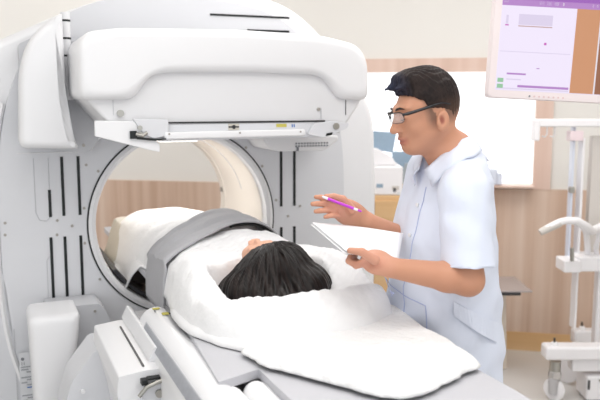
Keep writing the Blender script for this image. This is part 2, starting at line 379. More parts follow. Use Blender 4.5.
# dark saddle in the bottom of the bore
a0, a1 = math.radians(212), math.radians(328)
arc = [(bc[0] + .352 * math.cos(a), bc[1] + .352 * math.sin(a)) for a in np.linspace(a0, a1, 20)]
arc2 = [(bc[0] + .335 * math.cos(a), bc[1] + .335 * math.sin(a)) for a in np.linspace(a1, a0, 20)]
sad = obj('bore_saddle', MB().prism(arc + arc2, .01, .5), M['dark'], gan, bevel=.004)
obj('saddle_block', MB().box(-.06, .12, .05, .45, .80, .87).box(-.2, -.1, .2, .45, .80, .86), M['bronze'], sad, bevel=.01)
obj('saddle_bar', MB().tube([(-.07, .02, .80), (.15, .02, .80)], .014), M['dark'], sad)
# ============================================================ left detector arms (upper and lower)
ao = rrect([(-.617, 1.432), (-.605, 1.70), (-.575, 1.80), (-.52, 1.862), (-.455, 1.905), (-.452, 1.60), (-.432, 1.47), (-.415, 1.425)], [.03, .05, .05, .06, .01, .06, .04, .01], 5)
arm = obj('detector_arm', rloft(ao, -.24, -.09, .028), M['shell'], gan)
obj('arm_side_plate', MB().prism(rrect([(-.60, 1.43), (-.60, 1.80), (-.44, 1.88), (-.30, 1.55), (-.285, 1.50), (-.365, 1.405), (-.42, 1.405)], .01, 3), -.09, -.012), M['grey'], arm, bevel=.006)
obj('screw', MB().cyl((-.385, -.095, 1.43), (-.385, -.088, 1.43), .006, 12), M['screw'], arm)
# slim hinge post with black bands between arm and detector head
hin = obj('hinge_post', MB().cyl((-.437, -.13, 1.60), (-.437, -.13, 1.915), .017), M['shell2'], arm)
for z in (1.885, 1.822, 1.76): obj('hinge_band', MB().cyl((-.437, -.13, z - .0035), (-.437, -.13, z + .0035), .0182), M['black'], arm)
lo_ = rrect([(-.60, .0), (-.612, .60), (-.619, .84), (-.44, .84), (-.45, .74), (-.475, .62), (-.472, .0)], [.01, .1, .03, .02, .06, .05, .01], 6)
lar = obj('detector_arm', rloft(lo_, -.31, -.10, .03), M['shell'], gan)
obj('arm_side_plate', MB().prism(rrect([(-.55, .0), (-.55, .832), (-.36, .832), (-.338, .81), (-.30, .72), (-.25, .60), (-.25, .0)], .008, 3), -.17, -.014), M['grey'], lar, bevel=.006)
obj('screw', MB().cyl((-.375, -.176, .805), (-.375, -.168, .805), .005, 12), M['screw'], lar); obj('screw', MB().cyl((-.318, -.176, .735), (-.318, -.168, .735), .005, 12), M['screw'], lar)
# ============================================================ upper detector head
def zz(z, k=1.0): return z
body = rrect([(-.43, 1.62), (-.43, 1.80), (.60, 1.80), (.60, 1.60), (.505, 1.475), (-.305, 1.475)], [.04, .04, .05, .04, .01, .01], 5)
hd = obj('detector_head', rloft(body, -.475, -.10, .012), M['shell2'], gan)
cov = [(-.437, 1.66), (-.437, 1.775), (-.41, 1.818), (-.30, 1.834), (.1, 1.842), (.42, 1.832), (.56, 1.805), (.605, 1.755), (.614, 1.60), (.50, 1.604), (.478, 1.618), (.452, 1.655), (.425, 1.683), (.39, 1.692), (.15, 1.697), (-.15, 1.692), (-.20, 1.682), (-.228, 1.655), (-.25, 1.618), (-.275, 1.602), (-.38, 1.600), (-.437, 1.60)]
cov = rrect(cov, .03, 4)
obj('top_cover', rloft(cov, -.515, -.08, .03, steps=6), M['shell'], hd)
# lower edge: slot line, collimator strip, grab bar
col = obj('collimator_frame', MB().prism([(-.20, 1.463), (-.235, 1.518), (.435, 1.522), (.435, 1.463)], -.486, -.2), M['face'], hd, bevel=.004)
obj('slot_line', MB().box(-.165, .437, -.4885, -.484, 1.520, 1.526), M['dark'], hd, smooth=False)
bar = obj('grab_bar', rloft(rrect([(-.165, 1.468), (-.165, 1.492), (.35, 1.495), (.35, 1.471)], .006, 3), -.51, -.48, .005), M['shell'], hd)
for u in (-.15, .33, .10): obj('bolt', MB().cyl((u, -.512, 1.486), (u, -.508, 1.486), .0035, 10), M['screw'], hd)
obj('crosshair_mark', MB().box(.065, .105, -.4875, -.485, 1.495, 1.517), M['beige'], hd, smooth=False)
obj('crosshair_sensor', MB().cyl((.085, -.490, 1.506), (.085, -.485, 1.506), .007, 12).box(.066, .104, -.489, -.486, 1.5035, 1.5085), M['dark'], hd)
obj('yellow_label', MB().box(.245, .285, -.4875, -.485, 1.503, 1.515), M['yellow'], hd, smooth=False)
obj('blue_label', MB().box(.305, .309, -.4875, -.485, 1.502, 1.513).box(.313, .317, -.4875, -.485, 1.502, 1.513), M['bluei'], hd, smooth=False)
# left end: slanted white blade, latch with bolts
obj('side_blade', MB().prism([(-.392, 1.533), (-.392, 1.482), (-.215, 1.432), (-.18, 1.425), (-.18, 1.452), (-.26, 1.53)], -.497, -.478), M['shell'], hd, bevel=.003)
la = obj('corner_latch', MB().prism([(-.27, 1.538), (-.15, 1.535), (-.15, 1.480), (-.20, 1.470), (-.235, 1.487)], -.503, -.488), M['face'], hd, bevel=.003)
obj('latch_hook', MB().box(-.28, -.258, -.507, -.495, 1.472, 1.498).prism([(-.258, 1.478), (-.19, 1.470), (-.16, 1.472), (-.16, 1.467), (-.2, 1.464), (-.258, 1.470)], -.507, -.498), M['black'], hd)
obj('latch_arm', MB().tube([(-.262, -.510, 1.488), (-.24, -.512, 1.482), (-.225, -.51, 1.492)], .006), M['steel'], hd)
for (u, z, r) in ((-.306, 1.556, .0115), ): obj('bolt', MB().cyl((u, -.490, z), (u, -.474, z), r, 20), M['steel'], hd)
for (u, z, r) in ((-.2475, 1.508, .008), (-.246, 1.487, .008)): obj('bolt', MB().cyl((u, -.512, z), (u, -.500, z), r, 16), M['steel'], hd)
obj('cover_seam', MB().box(-.329, -.327, -.4775, -.474, 1.55, 1.60), M['grey'], hd, smooth=False); obj('cover_seam', MB().box(.425, .427, -.4775, -.474, 1.53, 1.57), M['grey'], hd, smooth=False)
# right end: grey geared corner plate
rc = obj('corner_plate', MB().prism(rrect([(.36, 1.475), (.385, 1.515), (.46, 1.523), (.53, 1.515), (.52, 1.495), (.43, 1.462)], .01, 3), -.505, -.478), M['face'], hd, bevel=.003)
obj('bolt', MB().cyl((.473, -.512, 1.504), (.473, -.500, 1.504), .012, 20), M['steel'], hd)
obj('lock_hole', MB().prism([(.435, 1.478), (.46, 1.482), (.455, 1.472), (.432, 1.469)], -.508, -.503), M['black'], hd)
obj('cover_pin', MB().cyl((.415, -.482, 1.566), (.415, -.474, 1.566), .006, 12), M['screw'], hd)
obj('seam_line', MB().box(.526, .528, -.4775, -.474, 1.545, 1.60), M['dark'], hd, smooth=False)
# connecting neck from the head into the gantry
obj('mounting_neck', MB().box(-.25, .45, -.11, .02, 1.56, 1.78), M['shell2'], hd, bevel=.02)
# white tray with a grille under the head's right end
tr = obj('collimator_tray', rloft(rrect([(.29, 1.44), (.32, 1.405), (.36, 1.395), (.56, 1.395), (.62, 1.435), (.62, 1.455), (.29, 1.455)], .012, 4), -.22, -.012, .008), M['shell2'], gan)
for k in range(12):
    for j in range(3): obj('grille_hole', MB().cyl((.43 + k * .0125, -.224, 1.415 + j * .011), (.43 + k * .0125, -.218, 1.415 + j * .011), .0035, 8), M['ink'], tr) if j < 2 else None
obj('tray_pin', MB().box(.432, .440, -.226, -.216, 1.396, 1.412), M['ink'], tr, smooth=False)
# ============================================================ second detector head (standing on edge, left of the table)
h2 = obj('detector_head', MB().prism(rrect([(-.425, .80), (-.42, .853), (-.345, .862), (-.28, .862), (-.262, .84), (-.262, .45), (-.36, .45), (-.40, .70)], .006, 3), -1.03, -.52), M['shell'], gan, bevel=.004)
obj('top_ridge', MB().prism(rrect([(-.328, .862), (-.308, .905), (-.295, .90), (-.268, .862)], .005, 3), -.97, -.50), M['shell'], h2, bevel=.003)
obj('slot_line', MB().box(-.349, -.344, -1.0, -.60, .858, .865), M['dark'], h2, smooth=False)
bk = obj('end_bracket', MB().prism(rrect([(-.365, .775), (-.355, .822), (-.25, .835), (-.24, .79), (-.26, .765)], .008, 3), -1.05, -1.028), M['face'], h2, bevel=.003)
obj('bolt', MB().cyl((-.315, -1.060, .800), (-.315, -1.046, .800), .011, 18), M['steel'], h2)
obj('bolt', MB().cyl((-.262, -1.056, .79), (-.262, -1.046, .79), .005, 12), M['black'], h2)
obj('latch_hook', MB().box(-.362, -.345, -1.054, -1.03, .828, .842).box(-.345, -.30, -1.052, -1.03, .840, .845), M['black'], h2, smooth=False)
obj('latch_arm', MB().tube([(-.37, -1.055, .80), (-.35, -1.06, .825), (-.32, -1.06, .835), (-.28, -1.055, .842)], .006), M['steel'], h2)
obj('carrier', MB().prism(rrect([(-.56, .0), (-.54, .60), (-.51, .70), (-.43, .80), (-.40, .80), (-.36, .74), (-.30, .50), (-.30, .0)], .02, 4), -.62, -.43), M['face'], h2, bevel=.01)
obj('carrier_flap', MB().prism([(-.50, .40), (-.42, .56), (-.36, .62), (-.33, .58), (-.38, .40)], -.95, -.64), M['shell'], h2, bevel=.01)
obj('screw', MB().cyl((-.475, -.63, .67), (-.475, -.615, .67), .007, 12), M['shell'], h2)
# ============================================================ patient table
tb = thing('patient_table', 'long grey padded scanner couch on a white base running into the bore', 'scanner table', (.03, -1.2, 0))
obj('table_base', MB().prism(rrect([(-.285, 0), (-.285, .80), (-.21, .86), (.30, .86), (.33, .80), (.33, 0)], .02, 3), -2.05, -.80), M['shell'], tb, bevel=.012)
ra = obj('side_rail', MB().prism(rrect([(-.312, .70), (-.309, .875), (-.285, .928), (-.245, .944), (-.212, .93), (-.212, .70)], [.02, .02, .03, .02, .01, .01], 5), -2.1, -.68), M['shell'], tb, bevel=.012)
ribm = MB(); ribm.prism([(-.3075, .886), (-.3045, .884), (-.289, .918), (-.292, .920)], -2.05, -.76)
obj('grip_strip', ribm, M['grey'], ra, bevel=.002)
for k in range(95): obj('strip_rib', MB().prism([(-.3090, .888), (-.3070, .888), (-.2920, .918), (-.2940, .918)], -.775 - k * .0085, -.779 - k * .0085), M['rib'], ra, smooth=False)
obj('warning_mark', MB().box(-.262, -.24, -.722, -.708, .943, .9455), M['yellow'], ra, smooth=False); obj('warning_mark', MB().box(-.245, -.225, -.79, -.77, .942, .945), M['yellow'], ra, smooth=False)
obj('rail_mark', MB().box(-.262, -.258, -.735, -.75, .942, .9455), M['ink'], ra, smooth=False)
obj('gearbox_cover', MB().box(-.25, -.1, -.74, -.56, .74, .86).box(-.24, -.12, -.60, -.2, .76, .80), M['shell2'], tb, bevel=.012)
pal = MB()
po = [(-.19, .9), (-.19, .2), (-.19, -.3), (-.20, -.8), (-.246, -1.405), (-.132, -1.36), (-.122, -2.0), (.33, -2.0), (.362, -1.74), (.362, -.6), (.30, -.2), (.27, .9)]
po = rrect(po, [.02, .02, .02, .02, .006, .006, .02, .12, .05, .05, .05, .02], 5)
pal.prism(po, .925, .948, 'z')
obj('table_top', pal, M['pad'], tb, bevel=.006)
obj('well_lining', MB().box(-.236, -.112, -2.0, -1.34, .865, .872).box(-.122, -.116, -2.0, -1.37, .872, .926), M['black'], tb, smooth=False)
obj('head_crossbar', MB().box(-.1, .05, -1.93, -1.55, .90, .925), M['grey'], tb, bevel=.01)
for i, (u, r) in enumerate(((-.218 + .003, .03), (-.151, .034))):
    rl = MB().tube([(u, -1.38, .90), (u, -1.387, .90), (u, -1.405, .90), (u, -1.97, .90), (u, -1.98, .90)], [r * .7, r * .9, r, r, r * .8], 24)
    rl.org = (u, -1.7, .87)
    o = obj('arm_support_roll', rl, M['sheet'])
    tag(o, ['slim white padded roll in the table well, beside the grip rail', 'thicker white padded roll in the table well, beside the black edge'][i], 'padded roll', 'padded rolls in the table well')

# glowing strip and light added at the bore top to brighten the leg sheet
lm = obj('added_fill_strip', MB().box(-.07, .11, .06, .46, 1.430, 1.448), M['shell2'], gan, bevel=.004)
obj('added_fill_face', MB().box(-.06, .10, .07, .45, 1.427, 1.431), mat('added_fill_glow', (255, 252, 246), .4, emit=2.0), lm, smooth=False)
bl_ = area('added_bore_fill_light', MG @ Vector((.02, .25, 1.424)), .16, .36, 1.9, (1, .985, .96), (0, 0, TH))
# ============================================================ patient on the table (scanner frame)
def bump2(u, v, cu, cv, su, sv, a, ang=0.):
    c, s = math.cos(ang), math.sin(ang); du, dv = u - cu, v - cv
    x, y = du * c + dv * s, -du * s + dv * c
    return a * np.exp(-.5 * ((x / su) ** 2 + (y / sv) ** 2))
def drape(outline, cen, hf, base, edge, nr=46, nt=220, wav=.004, wf=26, seed=1, lift=.006, power=.5):
    """cloth lying on the couch: radial grid inside a wavy hem; hf(u,v)=height, falls to `base` near the hem"""
    O = np.array(resample(outline, nt)); th = np.linspace(0, 2 * PI, nt, endpoint=False)
    c = np.array(cen); D = O - c; ln = np.linalg.norm(D, axis=1, keepdims=True)
    rs = np.random.RandomState(seed); wv = sum(np.sin(th * k + rs.uniform(0, 6)) / (k ** .5) for k in rs.randint(9, wf, 5)) * wav
    O = c + D / ln * (ln + wv[:, None]); rings = []
    for i in range(1, nr + 1):
        t = (i / nr) ** .75; q = c + (O - c) * t; d = (1 - t) * ln[:, 0]
        s = np.clip(d / edge, 0, 1); s = 1 - (1 - s) ** 2.2
        b = base(q[:, 0], q[:, 1]) if callable(base) else base
        z = b + lift + (hf(q[:, 0], q[:, 1]) - lift) * s
        rings.append(np.stack([q[:, 0], q[:, 1], z], 1))
    b = base(np.array([c[0]]), np.array([c[1]]))[0] if callable(base) else base
    ctr = np.array([c[0], c[1], b + hf(np.array([c[0]]), np.array([c[1]]))[0]])
    mb = MB(); vv = [ctr] + [p for r in rings for p in r]; fs = [(0, 1 + j, 1 + (j + 1) % nt) for j in range(nt)]
    for i in range(nr - 1):
        for j in range(nt):
            a = 1 + i * nt; fs.append((a + j, a + nt + j, a + nt + (j + 1) % nt, a + (j + 1) % nt))
    return mb.add(vv, fs)
TT = .948
HC = np.array([.085, -.83, 1.065])                              # head centre
def chest(u, v):                                                # height of the covered body above the couch
    v = np.asarray(v, float); u = np.asarray(u, float)
    prof = np.interp(v, [-1.3, -.95, -.78, -.66, -.5, -.3, 0, .2, .32, .5, .9], [.02, .05, .08, .125, .160, .172, .172, .168, .158, .12, .06])
    wid = np.interp(v, [-1.2, -.75, -.5, 0, .25, .5], [.25, .24, .22, .19, .185, .17])
    cu = np.interp(v, [-1.2, -.6, -.1, .22], [.09, .07, .08, .0])
    return prof * np.clip(1 - np.abs((u - cu) / (wid * 1.28)) ** 3.2, 0, 1) ** .62
# --- body (continuous) under the covers
def body_sdf(P):
    f = lambda a, b, r0, r1: cone(P, a, b, r0, r1)
    d = ell(P, (.08, -.45, 1.01), (.16, .25, .078)); d = smin(d, ell(P, (.06, -.1, 1.015), (.15, .24, .08)), .06)
    d = smin(d, f((.085, -.76, 1.03), (.083, -.62, 1.015), .05, .06), .05)
    d = smin(d, f((.20, -.60, 1.0), (.335, -.80, .99), .042, .036), .03); d = smin(d, f((.335, -.80, .99), (.27, -.98, .98), .034, .022), .03)
    for s in (-1, ):
        d = smin(d, f((.08 + s * .13, -.60, 1.005), (.07 + s * .15, -.38, 1.0), .044, .036), .03)
        d = smin(d, f((.07 + s * .15, -.38, 1.0), (.06 + s * .08, -.18, 1.04), .034, .028), .03)
    for s in (-1, 1):
        d = smin(d, f((.04 + s * .07, 0, 1.02), (-.0 + s * .07, .33, 1.02), .062, .045), .04)
        d = smin(d, f((-.0 + s * .07, .33, 1.02), (-.0 + s * .06, .62, .985), .043, .03), .03)
        d = smin(d, f((-.0 + s * .06, .62, .985), (-.0 + s * .06, .65, 1.0), .028, .022), .02)
    # head: crown toward the viewer (-y), face up, turned a little to the left
    h = P - HC
    a = math.radians(-14); R = np.array([[math.cos(a), 0, math.sin(a)], [0, 1, 0], [-math.sin(a), 0, math.cos(a)]]); h = h @ R
    e = lambda c, r: ell(h, c, r)
    k = e((0, -.012, -.005), (.073, .098, .088)); k = smin(k, e((0, .055, .02), (.056, .068, .06)), .03)
    k = smin(k, e((0, .100, .040), (.024, .022, .024)), .03)
    k = smin(k, cone(h, (0, .01, .078), (0, .042, .090), .007, .0085), .012)
    for s in (-1, 1):
        k = smin(k, cone(h, (s * .013, -.003, .083), (s * .04, .0, .076), .009, .008), .012)
        k = ssub(k, ell(h, (s * .031, .018, .092), (.016, .012, .014)), .012)
        k = smin(k, ell(h, (s * .031, .018, .078), (.013, .010, .008)), .006)
        k = smin(k, ell(h, (s * .076, .01, -.005), (.008, .028, .02)), .01)
        k = smin(k, ell(h, (s * .035, .045, .06), (.02, .022, .016)), .02)
    k = smin(k, ell(h, (0, .073, .083), (.023, .006, .008)), .006); k = smin(k, ell(h, (0, .085, .081), (.02, .006, .008)), .006)
    return smin(d, k, .035)
pat = thing('person', 'patient lying on the table with dark hair toward us, wrapped in white sheets', 'person', (.08, -.4, TT))
X, F = nets(body_sdf, (-.22, -1.04, .9), (.40, .82, 1.25), .005)
sk = np.array(srgb((226, 176, 150))); colr = np.tile(sk, (len(X), 1))
M['skin'] = attr_mat('warm_skin', .5, .08, .4)
netobj('body', X, F, M['skin'], pat, (.08, -.4, TT), colr)
# --- hair: overlapping combed locks spread from the crown
def hair_sdf(P):
    d = ell(P, (.083, -.870, 1.062), (.100, .105, .088))
    d = smin(d, ell(P, (.175, -.915, 1.03), (.080, .105, .070)), .05)
    d = smin(d, ell(P, (.0, -.90, 1.025), (.085, .10, .062)), .05)
    d = smin(d, ell(P, (.09, -.985, 1.0), (.11, .07, .045)), .04)
    d = smin(d, ell(P, (.135, -.86, 1.10), (.065, .075, .052)), .03)
    d = smin(d, cone(P, (-.02, -.86, 1.01), (-.10, -.78, .99), .045, .014), .03)
    # face opening
    d = ssub(d, ell(P, (.040, -.715, 1.135), (.080, .075, .07)), .02)
    # combed grooves running out from the parting
    u = P[:, 0] - .095; v = P[:, 1] + .80
    ang = np.arctan2(u, -v)
    d = d + .0022 * np.sin(ang * 34 + 3 * np.sin((P[:, 1]) * 22)) + .0012 * np.sin(ang * 77 + 40 * P[:, 2]) + .008 * np.exp(-(ang / .045) ** 2) * (P[:, 2] > 1.0)
    return d
X, F = nets(hair_sdf, (-.15, -1.09, .94), (.29, -.70, 1.19), .003)
n = vnoise(X, 60, 4); ang = np.arctan2(X[:, 0] - .095, -(X[:, 1] + .80)); st = .5 + .5 * np.sin(ang * 60 + 6 * np.sin(X[:, 1] * 20)) * np.sin(ang * 23 + 1)
hc = np.array(srgb((16, 13, 13)))[None] * (1 - st[:, None]) + np.array(srgb((36, 27, 24)))[None] * st[:, None] * 1.0
M['hair'] = attr_mat('dark_brown_hair', .38, 0, .22)
def hair_bump(m, sc):
    nt = m.node_tree; b = nt.nodes['Principled BSDF']; tc = nt.nodes.new('ShaderNodeTexCoord'); mp = nt.nodes.new('ShaderNodeMapping'); mp.inputs['Scale'].default_value = sc
    n = nt.nodes.new('ShaderNodeTexNoise'); n.inputs['Scale'].default_value = 1; n.inputs['Detail'].default_value = 3
    bp = nt.nodes.new('ShaderNodeBump'); bp.inputs['Strength'].default_value = .6; bp.inputs['Distance'].default_value = .004
    nt.links.new(tc.outputs['Object'], mp.inputs['Vector']); nt.links.new(mp.outputs[0], n.inputs['Vector']); nt.links.new(n.outputs['Fac'], bp.inputs['Height']); nt.links.new(bp.outputs[0], b.inputs['Normal'])
hair_bump(M['hair'], (210, 40, 60))
netobj('hair', X, F, M['hair'], pat, (.08, -.4, TT), hc)
lk = []
for k in range(150):                                            # loose combed strands over the hair mass
    t = random.uniform(-1.25, 1.45); L = random.uniform(.10, .17); pts = []
    for i in range(9):
        s = i / 8; a = t * (.35 + .65 * s ** .8); r = .012 + L * s
        u = .095 + r * math.sin(a) * 1.15 + .006 * math.sin(5 * s + k); v = -.80 - r * math.cos(a) * .98 - .03 * 0
        pts.append([u, v])
    lk.append(pts)
pp = np.array(lk).reshape(-1, 2); z = np.full(len(pp), 1.20)
for _ in range(60): z = z - np.clip(hair_sdf(np.c_[pp, z]), -.01, .02) * .7
z = z.reshape(150, 9); sm = MB()
for k in range(150):
    p = [(lk[k][i][0], lk[k][i][1], z[k][i] + .0005) for i in range(9)]
    if min(q[2] for q in p) > .955: sm.tube(p, [.0006, .0016, .002, .0022, .002, .0018, .0015, .001, .0004], 5)
M['strand'] = mat('dark_hair_strand', (26, 20, 19), .45, noise=.3, nscale=60)
obj('hair_locks', sm, M['strand'], pat)
# --- pillow under the head
pil = MB(); 
# --- wrapped sheet over chest and shoulders, hollowed where the head lies, rolled in front of it
def sheetA(u, v):
    h = chest(u, v) + .012
    h = h + bump2(u, v, .345, -.84, .085, .15, .095, .15)                 # raised cloth right of the head
    h = h + bump2(u, v, -.15, -.84, .05, .15, .075, -.1)                # and left
    roll = np.exp(-.5 * (((v + 1.162 + .08 * ((u - .1) / .25) ** 2 * -1) / .040) ** 2)) * .074 * np.exp(-((u - .1) / .27) ** 4)
    h = h + roll
    hol = np.clip(1 - (((u - .075) / .195) ** 2 + ((v + .87) / .19) ** 2), 0, 1)
    hol = np.clip(hol * 2.2, 0, 1)
    h = h * (1 - hol) + .018 * hol
    P = np.stack([u, v], 1)
    h = h + .007 * vnoise(P, 20, 3) + .0055 * vnoise(P, 44, 8) + .002 * vnoise(P, 95, 5)
    return h
outA = [(-.20, -.62), (-.215, -.80), (-.216, -.95), (-.19, -1.09), (-.12, -1.20), (-.02, -1.235), (.10, -1.235), (.22, -1.225), (.34, -1.16), (.43, -1.05), (.455, -.88), (.445, -.70), (.41, -.52), (.32, -.38), (.18, -.40), (.02, -.42), (-.13, -.44), (-.185, -.50)]
obj_a = obj('bed_sheet', drape(outA, (.09, -.80), sheetA, lambda u, v: TT - .07 * np.clip((u - .365) / .05, 0, 1), .028, nr=90, nt=300, seed=2, wav=.003), M['sheet'], None, solid=.006)
tag(obj_a, 'white sheet wrapped over the chest and gathered around the dark-haired head', 'sheet')
# fold edge strip: under-layer showing below the roll
def sheetU(u, v): return .022 + .004 * vnoise(np.stack([u, v], 1), 30, 5)
outU = [(-.21, -.75), (-.232, -.98), (-.19, -1.13), (-.13, -1.235), (-.06, -1.30), (.06, -1.32), (.2, -1.3), (.33, -1.22), (.41, -1.1), (.40, -.8), (.2, -.7), (-.1, -.65)]
o = obj('pillow_cover', drape(outU, (.09, -1.0), sheetU, TT, .03, nr=20, nt=200, seed=5, wav=.003, lift=.004), M['sheet'], None, solid=.004)
tag(o, 'thin white under-sheet edge peeking out below the rolled sheet, on the grey pad', 'sheet')
# --- folded towel laid toward the viewer's right
def towel(u, v):
    h = .018 + .010 * np.clip((-1.25 - v) / .15, 0, 1) + .005 * vnoise(np.stack([u, v], 1), 16, 9) + .0015 * vnoise(np.stack([u, v], 1), 60, 2)
    return h
outT = [(-.122, -1.235), (-.135, -1.30), (-.115, -1.385), (-.06, -1.47), (.0, -1.57), (.06, -1.66), (.13, -1.675), (.22, -1.64), (.30, -1.60), (.368, -1.56), (.385, -1.40), (.405, -1.2), (.425, -1.06), (.38, -1.01), (.25, -1.13), (.08, -1.17)]
o = obj('folded_towel', drape(outT, (.14, -1.38), towel, TT + .004, .03, nr=50, nt=320, seed=8, wav=.004, wf=46, lift=.006), M['towel'], None, solid=.007)
tag(o, 'thick folded white towel with scalloped hem lying on the near end of the grey table', 'towel')
# --- sheet over hips and knees, continuing into the bore
def sheetB(u, v):
    h = chest(u, v) + .006; P = np.stack([u, v], 1)
    return h + .004 * vnoise(P, 26, 11) + .006 * np.sin(v * 60 + 14 * u) * np.exp(-((u + .12) / .08) ** 2) * .6
outB = [(-.165, -.40), (-.17, -.22), (-.205, -.10), (-.238, .03), (-.245, .18), (-.235, .33), (-.2, .46), (-.1, .54), (.05, .56), (.18, .5), (.24, .3), (.28, 0), (.30, -.22), (.2, -.34), (.05, -.42), (-.1, -.5)]
def base_b(u, v): return TT - (.05 + .07 * np.exp(-((v - .02) / .09) ** 2)) * np.clip((-.19 - u) / .04, 0, 1)
o = obj('leg_sheet', drape(outB, (.02, .08), sheetB, base_b, .05, nr=60, nt=220, seed=4, wav=.006, wf=20), M['sheet'], None, solid=.005)
tag(o, 'white sheet draped over raised knees inside the scanner bore', 'sheet')
def sheetC(u, v): return np.clip(chest(u, v + .0) * .8 + .02, .03, .2)
o = obj('foot_blanket', drape([(-.235, .20), (-.268, .34), (-.26, .48), (-.18, .60), (0, .66), (.12, .5), (.05, .35), (-.1, .22)], (-.06, .42), lambda u, v: .10 + 0 * u + .004 * vnoise(np.stack([u, v], 1), 24, 6), lambda u, v: TT - .10 * np.clip((-.19 - u) / .05, 0, 1), .06, nr=24, nt=120, seed=6), M['beige'], None, solid=.005)
tag(o, 'beige grey blanket over the feet behind the draped knees', 'blanket')
# --- grey cloth band over the thighs
bm_ = MB(); ns, nw = 70, 18; L = []
for i in range(ns + 1):
    s = i / ns; row = []
    u = -.178 + .535 * s
    vf = float(np.interp(u, [-.18, -.13, -.05, .03, .10, .2, .36], [-.30, -.355, -.32, -.21, -.12, -.06, -.02]))
    vn = float(np.interp(u, [-.18, -.1, 0, .1, .2, .36], [-.60, -.575, -.52, -.425, -.375, -.33]))
    c_v = (vf + vn) / 2; hw = (vf - vn) / 2
    for j in range(nw + 1):
        t = j / nw * 2 - 1; v = c_v + hw * t
        zz_ = float(chest(np.array([u]), np.array([v]))[0])
        u2 = u - .016 * max(0, 1 - s / .25)
        fold = .004 * math.sin(t * 6.5 + s * 3) + .003 * math.sin(t * 13 + s * 5)
        row.append((u2, v, TT + zz_ + .034 + fold))
    L.append(row)
    if i == 0: L0 = row
hang = []
for k in range(10):
    hang.append([(-.203 + .010 * (k / 9) ** 3, p_[1] - .01, .885 + (p_[2] - .885) * k / 10) for p_ in L0])
L = hang + L
bm_.ring(L, caps=False, closed=False)
o = obj('body_strap', bm_, M['band'], None, solid=.008); o.modifiers[0].offset = 0
tag(o, 'wide grey fabric strap laid diagonally across the covered thighs', 'strap')

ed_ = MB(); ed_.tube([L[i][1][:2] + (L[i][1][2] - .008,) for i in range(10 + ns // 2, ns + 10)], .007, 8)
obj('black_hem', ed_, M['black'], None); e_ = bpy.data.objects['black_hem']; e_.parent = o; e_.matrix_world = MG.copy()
# ============================================================ standing man in a pale blue-white tunic
HO = at(426, 114, 2.2)                                          # skull centre
yaw = math.radians(180 + 14); tilt = math.radians(15)
hf = np.array([math.cos(yaw) * math.cos(tilt), math.sin(yaw) * math.cos(tilt), -math.sin(tilt)])
hl = np.array([-math.sin(yaw), math.cos(yaw), 0]); hu = np.cross(hf, hl)
RH = np.stack([hf, hl, hu], 1)                                  # columns: forward, left, up
tw = math.radians(180 + 24); tf = np.array([math.cos(tw), math.sin(tw), 0]); tl = np.array([-math.sin(tw), math.cos(tw), 0])
def H(x, y, z): return HO + RH @ np.array([x, y, z])
NB = np.array([.462, 2.24, 1.452])                              # neck base
sL = at(464, 190, 2.07); eL = at(468, 280, 2.02); wL = at(392, 268, 1.97)
sR = NB + tl * -.15 + np.array([.01, 0, -.07]); eR = np.array([.36, 2.36, 1.14]); wR = at(368, 222, 2.26)
kR = at(337, 207, 2.20)
kL = at(368, 257, 1.96)
def fingers_right():
    """open right hand: knuckles, three visible fingers fanned left, one behind, thumb above over the pen"""
    k = []
    tip = [at(316, 197, 2.19), at(312.5, 204, 2.175), at(315.5, 211.5, 2.165), at(325, 217, 2.16)]
    kn = [at(336, 201.5, 2.205), at(334.5, 206, 2.195), at(334.5, 211, 2.185), at(338, 216, 2.18)]
    for a, b, r in zip(kn, tip, (.0088, .009, .0085, .0075)):
        mid = a * .55 + b * .45 + np.array([0, -.006, .004]); m2 = a * .25 + b * .75 + np.array([0, -.006, .003])
        k += [(a, mid, r * 1.05, r), (mid, m2, r, r * .92), (m2, b, r * .92, r * .78)]
    t0 = at(352, 210, 2.20); t1 = at(343, 199, 2.185); t2 = at(334, 196.5, 2.175); t3 = at(326, 196.5, 2.17)
    k += [(t0, t1, .014, .011), (t1, t2, .0105, .0095), (t2, t3, .0095, .0078)]
    return k
def fingers_left():
    """left hand gripping the sheet edge: thumb on top, four fingers curled underneath"""
    k = []
    t0 = at(375, 260, 1.945); t1 = at(362, 252, 1.935); t2 = at(350, 250.5, 1.95)
    k += [(t0, t1, .014, .011), (t1, t2, .011, .0085)]
    for i in range(4):
        a = kL + np.array([.006 * i, .012 + .019 * i, -.010 - .003 * i]); b = a + np.array([-.030, .0, -.016]); c = b + np.array([-.020, .012, .010]); d = c + np.array([.006, .018, .010])
        k += [(a, b, .010, .0092), (b, c, .0092, .0086), (c, d, .0086, .0075)]
    return k
FR, FL = fingers_right(), fingers_left()
